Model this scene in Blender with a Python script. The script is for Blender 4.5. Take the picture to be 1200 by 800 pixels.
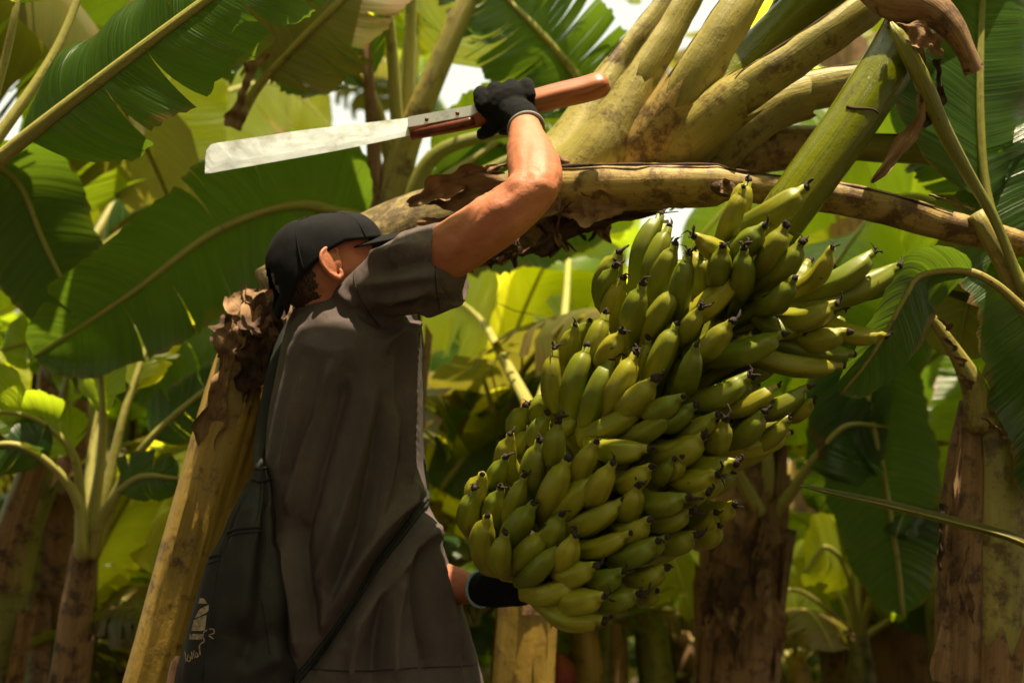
import bpy, math, random
import numpy as np
from mathutils import Vector, Matrix
from mathutils.bvhtree import BVHTree

sc = bpy.context.scene
for o in list(bpy.data.objects): bpy.data.objects.remove(o)
col = sc.collection
rad = math.radians

# ------------------------------------------------------------------ camera, sky, sun, exposure
PITCH = rad(9.0); CAM = np.array([0.0, 0.0, 1.02]); FPX = 1667.0
cd = bpy.data.cameras.new('camera'); cam = bpy.data.objects.new('camera', cd); col.objects.link(cam)
cam.location = CAM; cam.rotation_euler = (rad(90)+PITCH, 0, 0)
cd.lens = 50.0; cd.sensor_width = 36.0; cd.clip_end = 500; cd.clip_start = 0.05
cd.dof.use_dof = True; cd.dof.focus_distance = 2.45; cd.dof.aperture_fstop = 3.0
sc.camera = cam

SUNV = Vector((0.13, -0.23, 0.95)).normalized()
world = bpy.data.worlds.new('World'); sc.world = world; world.use_nodes = True
wn = world.node_tree.nodes; wn.clear()
sky = wn.new('ShaderNodeTexSky'); sky.sky_type = 'NISHITA'; sky.sun_disc = False
sky.sun_elevation = math.asin(SUNV.z); sky.sun_rotation = math.atan2(SUNV.x, SUNV.y)
sky.air_density = 2.6; sky.dust_density = 1.5; sky.ozone_density = 1.0
bg = wn.new('ShaderNodeBackground'); bg.inputs['Strength'].default_value = 0.105
wo = wn.new('ShaderNodeOutputWorld')
hs = wn.new('ShaderNodeHueSaturation'); hs.inputs['Saturation'].default_value = 0.35        # milky humid tropical sky
wt = wn.new('ShaderNodeMix'); wt.data_type = 'RGBA'; wt.blend_type = 'MULTIPLY'; wt.inputs[0].default_value = 1.0; wt.inputs[7].default_value = (1.0, 0.96, 0.80, 1)
world.node_tree.links.new(sky.outputs[0], hs.inputs['Color']); world.node_tree.links.new(hs.outputs[0], wt.inputs[6])
world.node_tree.links.new(wt.outputs[2], bg.inputs[0]); world.node_tree.links.new(bg.outputs[0], wo.inputs[0])
sd = bpy.data.lights.new('sun', 'SUN'); sun = bpy.data.objects.new('sun', sd); col.objects.link(sun)
sd.energy = 5.0; sd.angle = rad(0.6); sd.color = (1.0, 0.83, 0.56)
sun.rotation_euler = (-SUNV).to_track_quat('-Z', 'Y').to_euler(); sun.location = (2, -4, 9)
sc.view_settings.view_transform = 'Standard'; sc.view_settings.look = 'None'
sc.view_settings.gamma = 1.0; sc.view_settings.use_curve_mapping = False
sc.view_settings.exposure = 1.25
sc.cycles.use_denoising = True
sc.cycles.max_bounces = 8; sc.cycles.transmission_bounces = 4; sc.cycles.diffuse_bounces = 5
sc.cycles.sample_clamp_indirect = 6.0

# ------------------------------------------------------------------ helpers
RIGHT = np.array([1.0, 0, 0]); FWD = np.array([0, math.cos(PITCH), math.sin(PITCH)]); UPV = np.array([0, -math.sin(PITCH), math.cos(PITCH)])
def P(px, py, d):
    return CAM + RIGHT*((px-600)/FPX*d) + UPV*((400-py)/FPX*d) + FWD*d
def PX(v):
    v = np.asarray(v, float) - CAM
    d = v @ FWD
    return 600 + (v @ RIGHT)/d*FPX, 400 - (v @ UPV)/d*FPX, d
def nrm(v):
    v = np.asarray(v, float)
    return v/np.maximum(np.linalg.norm(v, axis=-1, keepdims=True), 1e-12)
def catmull(pts, n):
    p = np.asarray(pts, float)
    if len(p) == 2:
        t = np.linspace(0, 1, n)[:, None]; return p[0]*(1-t)+p[1]*t
    q = np.vstack([2*p[0]-p[1], p, 2*p[-1]-p[-2]])
    seg = np.linalg.norm(np.diff(p[:, :3], axis=0), axis=1); cs = np.concatenate([[0], np.cumsum(seg)])
    s = np.linspace(0, cs[-1], n); out = []
    for x in s:
        i = min(max(np.searchsorted(cs, x, 'right')-1, 0), len(p)-2)
        t = (x-cs[i])/max(seg[i], 1e-9)
        a, b, c, d = q[i], q[i+1], q[i+2], q[i+3]
        out.append(0.5*((2*b)+(-a+c)*t+(2*a-5*b+4*c-d)*t*t+(-a+3*b-3*c+d)*t**3))
    return np.array(out)
def ppath(lst, n):
    """(px,py,depth,radius...) control points -> world points, extras"""
    w = np.array([list(P(*q[:3]))+list(q[3:]) for q in lst])
    s = catmull(w, n)
    return s[:, :3], s[:, 3:]
def frames(pts, up=None):
    pts = np.asarray(pts, float)
    T = nrm(np.gradient(pts, axis=0))
    A = np.zeros_like(T)
    a = np.array([0, 0, 1.0]) if up is None else np.asarray(up, float)
    if abs(a @ T[0]) > 0.95: a = np.array([1.0, 0, 0])
    a = nrm(a - T[0]*(a @ T[0]))
    for i in range(len(T)):
        a = nrm(a - T[i]*(a @ T[i])); A[i] = a
    return T, A, np.cross(T, A)
def tube(pts, r, n=12, mod=None, flat=1.0, up=None, cap=True):
    pts = np.asarray(pts, float); m = len(pts)
    r = np.broadcast_to(np.asarray(r, float).reshape(-1), (m,)) if np.size(r) in (1, m) else r
    T, A, B = frames(pts, up)
    th = np.linspace(0, 2*math.pi, n, endpoint=False)
    L = np.concatenate([[0], np.cumsum(np.linalg.norm(np.diff(pts, axis=0), axis=1))])
    V = []; UV = []
    for i in range(m):
        k = np.ones(n) if mod is None else mod(th, i/(m-1))
        rr = r[i]*k
        V.append(pts[i] + A[i]*(rr*np.cos(th)*flat)[:, None] + B[i]*(rr*np.sin(th))[:, None])
        UV.append(np.stack([th/(2*math.pi), np.full(n, L[i])], 1))
    V = np.vstack(V); UV = np.vstack(UV); F = []
    for i in range(m-1):
        for j in range(n):
            F.append((i*n+j, i*n+(j+1) % n, (i+1)*n+(j+1) % n, (i+1)*n+j))
    if cap:
        F.append(tuple(range(n-1, -1, -1))); F.append(tuple((m-1)*n+j for j in range(n)))
    return V, F, UV
def shell(pts, r, th0, th1, n=10, thick=0.003, rag=0.0, up=None, seed=0, flare=0.0):
    """partial sheath wrapped round a path, ragged at the far end"""
    rng = np.random.RandomState(seed); pts = np.asarray(pts, float); m = len(pts)
    r = np.broadcast_to(np.asarray(r, float).reshape(-1), (m,))
    T, A, B = frames(pts, up)
    L = np.concatenate([[0], np.cumsum(np.linalg.norm(np.diff(pts, axis=0), axis=1))]); tot = L[-1]
    V = []; UV = []
    jag = rng.uniform(-rag, 0, n+1)
    for i in range(m):
        t = i/(m-1)
        for j in range(n+1):
            th = th0+(th1-th0)*j/n
            s = max(0.0, min(tot, L[i]+jag[j]*t*t)); q = np.interp(s, L, np.arange(m)); a = int(min(q, m-2)); f = q-a
            c = pts[a]*(1-f)+pts[a+1]*f
            e = abs(2*j/n-1)
            rr = r[i]*(1+flare*t*t*(0.6+0.8*math.sin(j*2.1+seed)))+0.006*e**3
            V.append(c+A[a]*rr*math.cos(th)+B[a]*rr*math.sin(th)); UV.append((th/(2*math.pi), s))
    V = np.array(V); F = []
    for i in range(m-1):
        for j in range(n):
            k = i*(n+1)+j; F.append((k, k+1, k+n+2, k+n+1))
    return V, F, np.array(UV)
def merge(*gs):
    V = []; F = []; UV = []; k = 0
    for g in gs:
        V.append(np.asarray(g[0], float)); F += [tuple(i+k for i in f) for f in g[1]]
        UV.append(g[2] if len(g) > 2 and g[2] is not None else np.zeros((len(g[0]), 2))); k += len(g[0])
    return np.vstack(V), F, np.vstack(UV)
ORG = {}
def mesh(name, g, mats, smooth=True, mi=None):
    me = bpy.data.meshes.new(name)
    me.from_pydata(np.asarray(g[0]).tolist(), [], [list(f) for f in g[1]])
    if len(g) > 2 and g[2] is not None:
        uvl = me.uv_layers.new(name='UVMap'); idx = np.zeros(len(me.loops), np.int32); me.loops.foreach_get('vertex_index', idx)
        uvl.data.foreach_set('uv', np.asarray(g[2], np.float32)[idx].ravel())
    for m in (mats if isinstance(mats, (list, tuple)) else [mats]): me.materials.append(m)
    if mi is not None: me.polygons.foreach_set('material_index', np.asarray(mi, np.int32))
    if smooth: me.polygons.foreach_set('use_smooth', np.ones(len(me.polygons), bool))
    me.update(); return me
def obj(name, g, mat, parent=None, smooth=True, label=None):
    off = ORG.get(parent.name, np.zeros(3)) if parent else np.zeros(3)
    g = (np.asarray(g[0], float)-off,)+tuple(g[1:])
    o = bpy.data.objects.new(name, mesh(name, g, mat, smooth)); col.objects.link(o)
    if parent: o.parent = parent; ORG[o.name] = off
    if label: o['label'] = label
    return o
def tag(o, label, cat, group=None):
    o['label'] = label; o['category'] = cat
    if group: o['group'] = group
    return o
def thing(name, label, cat, loc, group=None):
    o = bpy.data.objects.new(name, None); col.objects.link(o); o.location = loc; o.empty_display_size = 0.1
    ORG[o.name] = np.asarray(loc, float); return tag(o, label, cat, group)
def ball(c, r, ax=None, n=16):
    """ellipsoid; r=(a,b,c) along rows of ax"""
    c = np.asarray(c, float); r = np.broadcast_to(np.asarray(r, float), (3,)); ax = np.eye(3) if ax is None else np.asarray(ax)
    V = []; F = []; m = n//2
    for i in range(m+1):
        ph = math.pi*i/m
        for j in range(n):
            t = 2*math.pi*j/n
            l = np.array([math.sin(ph)*math.cos(t), math.sin(ph)*math.sin(t), math.cos(ph)])*r
            V.append(c + l @ ax)
    for i in range(m):
        for j in range(n):
            F.append((i*n+j, (i+1)*n+j, (i+1)*n+(j+1) % n, i*n+(j+1) % n))
    return np.array(V), F, None
def limb(pts, rs, n=14, k=24):
    w = catmull(np.hstack([np.asarray(pts, float), np.asarray(rs, float)[:, None]]), k)
    g = tube(w[:, :3], w[:, 3], n)
    return merge(g, ball(w[0, :3], w[0, 3], n=12), ball(w[-1, :3], w[-1, 3], n=12))
def union(gs, voxel, smooth=3, lam=0.5, plain=2):
    g = merge(*gs)
    me = bpy.data.meshes.new('tmp'); me.from_pydata(g[0].tolist(), [], [list(f) for f in g[1]])
    o = bpy.data.objects.new('tmp', me); col.objects.link(o)
    m = o.modifiers.new('r', 'REMESH'); m.mode = 'VOXEL'; m.voxel_size = voxel; m.adaptivity = 0
    dg = bpy.context.evaluated_depsgraph_get(); e = o.evaluated_get(dg); em = e.to_mesh()
    V = np.zeros(len(em.vertices)*3); em.vertices.foreach_get('co', V); V = V.reshape(-1, 3)
    F = [tuple(p.vertices) for p in em.polygons]
    E = np.zeros(len(em.edges)*2, np.int64); em.edges.foreach_get('vertices', E); E = E.reshape(-1, 2)
    e.to_mesh_clear(); bpy.data.objects.remove(o); bpy.data.meshes.remove(me)
    deg = np.zeros(len(V)); np.add.at(deg, E[:, 0], 1); np.add.at(deg, E[:, 1], 1); deg = np.maximum(deg, 1)[:, None]
    for _ in range(plain):                       # takes the voxel steps out
        S = np.zeros_like(V); np.add.at(S, E[:, 0], V[E[:, 1]]); np.add.at(S, E[:, 1], V[E[:, 0]]); V = V+0.6*(S/deg-V)
    return laplace(V, E, smooth, lam), F, E
def laplace(V, E, it, lam=0.5):
    V = V.copy(); deg = np.zeros(len(V)); np.add.at(deg, E[:, 0], 1); np.add.at(deg, E[:, 1], 1); deg = np.maximum(deg, 1)[:, None]
    for k in range(it):
        for l in (lam, -lam*0.94):
            S = np.zeros_like(V); np.add.at(S, E[:, 0], V[E[:, 1]]); np.add.at(S, E[:, 1], V[E[:, 0]])
            V += l*(S/deg-V)
    return V
def vnormals(V, F):
    N = np.zeros_like(V); f = np.array([q[:4] if len(q) >= 4 else (q[0], q[1], q[2], q[2]) for q in F])
    n = np.cross(V[f[:, 2]]-V[f[:, 0]], V[f[:, 3]]-V[f[:, 1]])
    for k in range(4): np.add.at(N, f[:, k], n)
    return nrm(N)
def vnoise(p, seed=0):
    """cheap smooth 3d value noise, numpy"""
    p = np.asarray(p, float); i = np.floor(p).astype(np.int64); f = p-i; f = f*f*(3-2*f); out = 0
    for dx in (0, 1):
        for dy in (0, 1):
            for dz in (0, 1):
                h = ((i[:, 0]+dx)*374761393+(i[:, 1]+dy)*668265263+(i[:, 2]+dz)*2147483647+seed*1274126177) & 0x7fffffff
                h = ((h ^ (h >> 13))*1274126177) & 0x7fffffff; h = (h ^ (h >> 16)) & 0xffff
                w = (f[:, 0] if dx else 1-f[:, 0])*(f[:, 1] if dy else 1-f[:, 1])*(f[:, 2] if dz else 1-f[:, 2])
                out = out+w*(h/65535.0)
    return out*2-1

# ------------------------------------------------------------------ materials
class NT:
    def __init__(s, name):
        s.m = bpy.data.materials.new(name); s.m.use_nodes = True; s.t = s.m.node_tree; s.t.nodes.clear()
        s.out = s.n('ShaderNodeOutputMaterial')
    def n(s, ty, **kw):
        x = s.t.nodes.new(ty)
        for k, v in kw.items():
            if hasattr(x, k) and k not in x.inputs: setattr(x, k, v)
            else: x.inputs[k].default_value = v
        return x
    def l(s, a, b): s.t.links.new(a, b)
    def math(s, op, a, b=None, c=None):
        x = s.n('ShaderNodeMath'); x.operation = op
        for i, v in enumerate((a, b, c)):
            if v is None: continue
            if isinstance(v, (int, float)): x.inputs[i].default_value = v
            else: s.l(v, x.inputs[i])
        return x.outputs[0]
    def ramp(s, fac, stops):
        x = s.n('ShaderNodeValToRGB'); e = x.color_ramp.elements
        while len(e) < len(stops): e.new(0.5)
        for q, (p, c) in zip(e, stops):
            q.position = p; q.color = (*c, 1) if not isinstance(c, (int, float)) else (c, c, c, 1)
        s.l(fac, x.inputs[0]); return x.outputs[0]
    def mix(s, fac, a, b, bt='MIX'):
        x = s.n('ShaderNodeMix'); x.data_type = 'RGBA'; x.blend_type = bt
        for sock, v in ((x.inputs[0], fac), (x.inputs[6], a), (x.inputs[7], b)):
            if isinstance(v, (int, float)): sock.default_value = v
            elif isinstance(v, tuple): sock.default_value = (*v, 1)
            else: s.l(v, sock)
        return x.outputs[2]
    def noise(s, scale, vec=None, detail=4, rough=0.55, dist=0.0):
        x = s.n('ShaderNodeTexNoise'); x.inputs['Scale'].default_value = scale; x.inputs['Detail'].default_value = detail
        x.inputs['Roughness'].default_value = rough; x.inputs['Distortion'].default_value = dist
        if vec is not None: s.l(vec, x.inputs['Vector'])
        return x.outputs[0]
    def scaled(s, vec, sc3):
        x = s.n('ShaderNodeMapping'); x.inputs['Scale'].default_value = sc3; s.l(vec, x.inputs[0]); return x.outputs[0]
    def coord(s, k): return s.n('ShaderNodeTexCoord').outputs[k]
    def bump(s, h, st, d=0.002, prev=None):
        x = s.n('ShaderNodeBump'); x.inputs['Strength'].default_value = st; x.inputs['Distance'].default_value = d
        s.l(h, x.inputs['Height'])
        if prev is not None: s.l(prev, x.inputs['Normal'])
        return x.outputs[0]
    def principled(s, colr, rough=0.5, normal=None, **kw):
        b = s.n('ShaderNodeBsdfPrincipled')
        for k, v in (('Base Color', colr), ('Roughness', rough)):
            if isinstance(v, tuple): b.inputs[k].default_value = (*v, 1)
            elif isinstance(v, (int, float)): b.inputs[k].default_value = v
            else: s.l(v, b.inputs[k])
        for k, v in kw.items(): b.inputs[k.replace('_', ' ')].default_value = v
        if normal is not None: s.l(normal, b.inputs['Normal'])
        return b
    def done(s, sh): s.l(sh.outputs[0], s.out.inputs[0]); return s.m

def leaf_material(name, dark, light, trans, tfac=0.45, edge=0.0, rough=0.38, brown=0.0):
    k = NT(name); uv = k.coord('UV'); sep = k.n('ShaderNodeSeparateXYZ'); k.l(uv, sep.inputs[0])
    u, v = sep.outputs[0], sep.outputs[1]
    au = k.math('ABSOLUTE', k.math('SUBTRACT', u, 0.5))                  # 0 at midrib .. 0.5 at edge
    vv = k.math('ADD', v, k.math('MULTIPLY', au, -0.10))
    rnd = k.n('ShaderNodeObjectInfo').outputs['Random']
    cmb = k.n('ShaderNodeCombineXYZ'); k.l(k.math('MULTIPLY', au, 0.6), cmb.inputs[0]); k.l(k.math('MULTIPLY', vv, 60), cmb.inputs[1]); k.l(rnd, cmb.inputs[2])
    vein = k.noise(1.0, cmb.outputs[0], 3, 0.6)
    cmb2 = k.n('ShaderNodeCombineXYZ'); k.l(k.math('MULTIPLY', au, 0.5), cmb2.inputs[0]); k.l(k.math('MULTIPLY', vv, 260), cmb2.inputs[1]); k.l(rnd, cmb2.inputs[2])
    fine = k.noise(1.0, cmb2.outputs[0], 2, 0.6)
    big = k.noise(3.0, k.coord('Object'), 3, 0.6)
    f = k.math('ADD', k.math('MULTIPLY', vein, 0.55), k.math('ADD', k.math('MULTIPLY', fine, 0.4), k.math('ADD', k.math('MULTIPLY', big, 0.35), k.math('MULTIPLY', rnd, 0.25))))
    c = k.mix(k.ramp(f, [(0.55, 0.0), (1.05, 1.0)]), dark, light)
    spot = k.ramp(k.noise(26, k.coord('Object'), 4, 0.65), [(0.66, 0.0), (0.72, 1.0)])
    c = k.mix(k.math('MULTIPLY', spot, 0.5), c, (0.10, 0.075, 0.02))
    if edge > 0:
        e = k.math('ADD', au, k.math('MULTIPLY', k.math('SUBTRACT', k.noise(9, k.coord('Object'), 3), 0.5), 0.32*edge))
        c = k.mix(k.ramp(e, [(0.47, 0.0), (0.50, 1.0)]), c, (0.14, 0.065, 0.022))
    if brown > 0:
        c = k.mix(k.math('MULTIPLY', k.ramp(k.noise(4, k.coord('Object'), 5, 0.7), [(0.45, 0.0), (0.6, 1.0)]), brown), c, (0.16, 0.085, 0.03))
    nb = k.bump(vein, 0.6, 0.010); nb = k.bump(fine, 0.4, 0.003, nb)
    p = k.principled(c, rough, nb)
    t = k.n('ShaderNodeBsdfTranslucent'); k.l(k.mix(k.ramp(f, [(0.4, 0.0), (1.0, 1.0)]), tuple(x*0.6 for x in trans), trans), t.inputs[0]); k.l(nb, t.inputs[1])
    mx = k.n('ShaderNodeMixShader'); mx.inputs[0].default_value = tfac
    k.l(p.outputs[0], mx.inputs[1]); k.l(t.outputs[0], mx.inputs[2]); return k.done(mx)
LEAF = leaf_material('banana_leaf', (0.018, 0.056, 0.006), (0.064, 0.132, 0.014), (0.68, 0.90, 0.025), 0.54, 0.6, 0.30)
LEAFD = leaf_material('shade_toned_banana_leaf', (0.009, 0.031, 0.005), (0.034, 0.078, 0.011), (0.20, 0.34, 0.018), 0.32, 1.0, 0.30)  # darker, duller copy with browned edges; shade put into its colour
LEAFY = leaf_material('sun_toned_banana_leaf', (0.07, 0.12, 0.012), (0.15, 0.20, 0.022), (1.0, 1.0, 0.04), 0.64, 0.3)  # paler, more see-through copy; sunlit glow put into its colour
LEAFB = leaf_material('withered_banana_leaf', (0.06, 0.07, 0.012), (0.12, 0.12, 0.02), (0.36, 0.33, 0.03), 0.35, 1.4, 0.5, 0.8)

def stem_material(name, a, b, blot, amt, rough=0.5, streak=10.0, spec=0.5):
    k = NT(name); uv = k.coord('UV'); ob = k.coord('Object')
    st = k.noise(1.0, k.scaled(uv, (streak, 2.2, 1)), 5, 0.65, 0.3)
    st2 = k.noise(1.0, k.scaled(uv, (streak*7, 5.0, 1)), 3, 0.6)
    f = k.math('ADD', k.math('MULTIPLY', st, 0.7), k.math('MULTIPLY', st2, 0.3))
    c = k.mix(k.ramp(f, [(0.36, 0.0), (0.64, 1.0)]), a, b)
    bl = k.math('MULTIPLY', k.noise(24, ob, 6, 0.72), k.math('ADD', 0.55, k.math('MULTIPLY', k.noise(5, ob, 2), 0.9)))
    c = k.mix(k.ramp(bl, [(0.62-0.18*amt, 0.0), (0.76-0.18*amt, 0.85)]), c, blot)
    sp = k.ramp(k.noise(110, ob, 3, 0.6), [(0.66, 0.0), (0.73, 0.8)])
    c = k.mix(sp, c, tuple(x*0.7 for x in blot))
    nb = k.bump(f, 0.6, 0.008); nb = k.bump(bl, 0.4, 0.006, nb)
    return k.done(k.principled(c, rough, nb, Specular_IOR_Level=spec))
STEM = stem_material('pseudostem_gold', (0.23, 0.145, 0.018), (0.42, 0.265, 0.045), (0.07, 0.03, 0.012), 0.35, 0.5, 6)
STEMG = stem_material('pseudostem_green', (0.10, 0.12, 0.022), (0.24, 0.21, 0.05), (0.06, 0.035, 0.014), 0.45, 0.55, 6)
STEMB = stem_material('pseudostem_brown', (0.14, 0.072, 0.028), (0.28, 0.155, 0.068), (0.04, 0.02, 0.01), 0.6, 0.8, 14)
PET = stem_material('petiole_yellow', (0.20, 0.175, 0.035), (0.37, 0.30, 0.075), (0.085, 0.04, 0.015), 0.55, 0.52, 5)
PETL = stem_material('midrib_pale', (0.24, 0.23, 0.05), (0.42, 0.38, 0.11), (0.12, 0.08, 0.03), 0.1, 0.42, 3)
PETO = stem_material('petiole_golden', (0.25, 0.165, 0.040), (0.43, 0.30, 0.095), (0.075, 0.032, 0.012), 0.85, 0.6, 5)
PETG = stem_material('petiole_green', (0.13, 0.145, 0.020), (0.27, 0.25, 0.045), (0.10, 0.06, 0.02), 0.15, 0.42, 3)
PEDU = stem_material('peduncle_green', (0.080, 0.096, 0.002), (0.130, 0.135, 0.004), (0.05, 0.03, 0.01), 0.10, 0.20, 4, 0.32)
STEMR = stem_material('pseudostem_rough', (0.13, 0.105, 0.030), (0.34, 0.25, 0.095), (0.05, 0.026, 0.012), 0.9, 0.7, 8)
DRY = stem_material('dry_sheath', (0.13, 0.065, 0.028), (0.34, 0.20, 0.10), (0.04, 0.018, 0.009), 0.5, 0.85, 16)
DARKDRY = stem_material('dark_dry_fibre', (0.030, 0.014, 0.008), (0.11, 0.055, 0.025), (0.015, 0.008, 0.005), 0.5, 0.85, 16)

def m_banana():
    k = NT('banana_skin'); ob = k.coord('Object'); uv = k.coord('UV')
    rnd = k.n('ShaderNodeObjectInfo').outputs['Random']
    f = k.math('ADD', k.math('MULTIPLY', k.noise(14, ob, 4), 0.7), k.math('MULTIPLY', rnd, 0.6))
    c = k.mix(k.ramp(f, [(0.3, 0.0), (0.98, 1.0)]), (0.100, 0.140, 0.006), (0.28, 0.255, 0.014))
    st = k.noise(1.0, k.scaled(uv, (14, 14, 1)), 4, 0.6)
    c = k.mix(k.ramp(st, [(0.50, 0.0), (0.72, 0.55)]), c, (0.15, 0.095, 0.02))
    sp = k.ramp(k.noise(75, ob, 4, 0.65), [(0.66, 0.0), (0.72, 1.0)])
    c = k.mix(k.math('MULTIPLY', sp, 0.8), c, (0.045, 0.03, 0.012))
    nb = k.bump(k.noise(40, ob, 4), 0.15, 0.003)
    return k.done(k.principled(c, 0.43, nb, Specular_IOR_Level=0.4))
BANANA = m_banana()
def simple(name, colr, rough=0.7, nscale=60, var=0.35, bump=0.3, bd=0.002, **kw):
    k = NT(name); ob = k.coord('Object'); n = k.noise(nscale, ob, 4, 0.6)
    c = k.mix(k.ramp(n, [(0.3, 0.0), (0.7, 1.0)]), tuple(x*(1-var) for x in colr), tuple(min(1, x*(1+var)) for x in colr))
    return k.done(k.principled(c, rough, k.bump(n, bump, bd), **kw))
BLACKTIP = simple('dried_flower', (0.022, 0.012, 0.009), 0.85, 200, 0.6, 0.6)
CAPM = simple('cap_cloth', (0.006, 0.006, 0.007), 0.9, 350, 0.4, 0.35, 0.001, Specular_IOR_Level=0.2)
GLOVE = simple('glove_knit', (0.005, 0.0053, 0.006), 0.95, 500, 0.5, 0.6, 0.0015, Specular_IOR_Level=0.2)
CUFFB = simple('cuff_blue', (0.22, 0.34, 0.40), 0.8, 300)
CUFFG = simple('cuff_grey', (0.20, 0.20, 0.19), 0.8, 300)
TROUSER = simple('trouser_cloth', (0.012, 0.012, 0.014), 0.9, 120, 0.4)
RUBBER = simple('boot_rubber', (0.015, 0.013, 0.012), 0.5, 40)
CORD = simple('cord_black', (0.007, 0.007, 0.008), 0.75, 400, 0.6, 0.8, 0.002)
PRINT = simple('faded_print', (0.30, 0.225, 0.165), 0.8, 150, 0.5)
THREAD = simple('seam_thread', (0.022, 0.019, 0.020), 0.95, 300)
WOOD = None
def m_skin():
    k = NT('skin'); ob = k.coord('Object')
    n = k.noise(9, ob, 4); f = k.noise(160, ob, 3, 0.6)
    c = k.mix(k.ramp(n, [(0.3, 0.0), (0.7, 1.0)]), (0.35, 0.112, 0.058), (0.49, 0.180, 0.098))
    c = k.mix(k.ramp(f, [(0.55, 0.0), (0.8, 0.35)]), c, (0.26, 0.09, 0.045))
    hair = k.noise(1.0, k.scaled(ob, (420, 160, 420)), 2, 0.7)
    c = k.mix(k.ramp(hair, [(0.66, 0.0), (0.74, 0.35)]), c, (0.10, 0.04, 0.02))
    return k.done(k.principled(c, 0.56, k.bump(f, 0.45, 0.0016, k.bump(k.noise(45, ob, 4, 0.6), 0.35, 0.004)), Specular_IOR_Level=0.4))
SKIN = m_skin()
def m_shirt():
    k = NT('shirt_jersey'); ob = k.coord('Object')
    a = k.noise(5, ob, 5, 0.6); b = k.noise(22, ob, 5, 0.7); w = k.noise(700, ob, 2, 0.6)
    c = k.mix(k.ramp(a, [(0.3, 0.0), (0.72, 1.0)]), (0.058, 0.042, 0.043), (0.108, 0.079, 0.074))
    c = k.mix(k.ramp(b, [(0.52, 0.0), (0.78, 0.5)]), c, (0.15, 0.105, 0.082))
    # dried mud scrapes, with a shape of their own
    d = k.math('MULTIPLY', k.noise(13, ob, 6, 0.75, 1.2), k.noise(3.1, ob, 2))
    c = k.mix(k.ramp(d, [(0.36, 0.0), (0.44, 0.6)]), c, (0.20, 0.14, 0.10))
    c = k.mix(k.ramp(w, [(0.35, 0.0), (0.65, 0.3)]), c, (0.020, 0.017, 0.017))
    nb = k.bump(w, 0.3, 0.0008); nb = k.bump(b, 0.2, 0.003, nb)
    cr = k.noise(1.0, k.scaled(ob, (34, 34, 8)), 4, 0.55, 0.8); nb = k.bump(cr, 0.35, 0.010, nb)
    return k.done(k.principled(c, 0.92, nb))
SHIRT = m_shirt()
def m_bag():
    k = NT('bag_coated_cloth'); ob = k.coord('Object')
    a = k.noise(7, ob, 5, 0.65); b = k.noise(60, ob, 4, 0.6)
    c = k.mix(k.ramp(a, [(0.35, 0.0), (0.7, 1.0)]), (0.010, 0.0088, 0.0088), (0.026, 0.021, 0.019))
    c = k.mix(k.ramp(k.noise(18, ob, 6, 0.75), [(0.56, 0.0), (0.72, 0.5)]), c, (0.06, 0.042, 0.03))
    return k.done(k.principled(c, k.ramp(a, [(0.3, 0.58), (0.7, 0.8)]), k.bump(b, 0.25, 0.002), Specular_IOR_Level=0.35))
BAGM = m_bag()
def m_hair():
    k = NT('short_hair'); ob = k.coord('Object')
    n = k.noise(1.0, k.scaled(ob, (260, 260, 90)), 3, 0.7)
    c = k.mix(k.ramp(n, [(0.42, 0.0), (0.62, 1.0)]), (0.012, 0.007, 0.005), (0.10, 0.045, 0.022))
    return k.done(k.principled(c, 0.6, k.bump(n, 0.9, 0.003)))
HAIR = m_hair()
def m_steel():
    k = NT('machete_steel'); ob = k.coord('Object')
    n = k.noise(1.0, k.scaled(ob, (14, 60, 60)), 5, 0.7); g = k.noise(9, ob, 6, 0.7)
    c = k.mix(k.ramp(g, [(0.5, 0.0), (0.68, 0.85)]), (0.84, 0.90, 0.98), (0.40, 0.39, 0.28))
    return k.done(k.principled(c, k.ramp(n, [(0.3, 0.35), (0.7, 0.6)]), k.bump(n, 0.2, 0.001), Metallic=0.55))
STEEL = m_steel()
def m_wood():
    k = NT('handle_wood'); uv = k.coord('UV')
    n = k.noise(1.0, k.scaled(uv, (16, 8, 1)), 5, 0.65, 0.4)
    c = k.mix(k.ramp(n, [(0.35, 0.0), (0.65, 1.0)]), (0.22, 0.062, 0.026), (0.42, 0.145, 0.065))
    return k.done(k.principled(c, 0.42, k.bump(n, 0.3, 0.001)))
WOOD = m_wood()
WOODD = simple('handle_wood_dark', (0.11, 0.022, 0.010), 0.3, 50, 0.5)
def m_ground():
    k = NT('plantation_soil'); ob = k.coord('Object')
    a = k.noise(1.2, ob, 6, 0.65); b = k.noise(25, ob, 6, 0.7)
    c = k.mix(k.ramp(a, [(0.35, 0.0), (0.65, 1.0)]), (0.055, 0.034, 0.018), (0.12, 0.085, 0.045))
    c = k.mix(k.ramp(b, [(0.5, 0.0), (0.7, 0.7)]), c, (0.16, 0.11, 0.055))
    return k.done(k.principled(c, 0.95, k.bump(b, 0.8, 0.03)))
GROUND = m_ground()
EYE = simple('eye_white', (0.6, 0.55, 0.5), 0.3, 10, 0.05)
BUDM = stem_material('bud_red', (0.16, 0.012, 0.016), (0.30, 0.03, 0.03), (0.06, 0.01, 0.012), 0.2, 0.45, 6)

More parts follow.
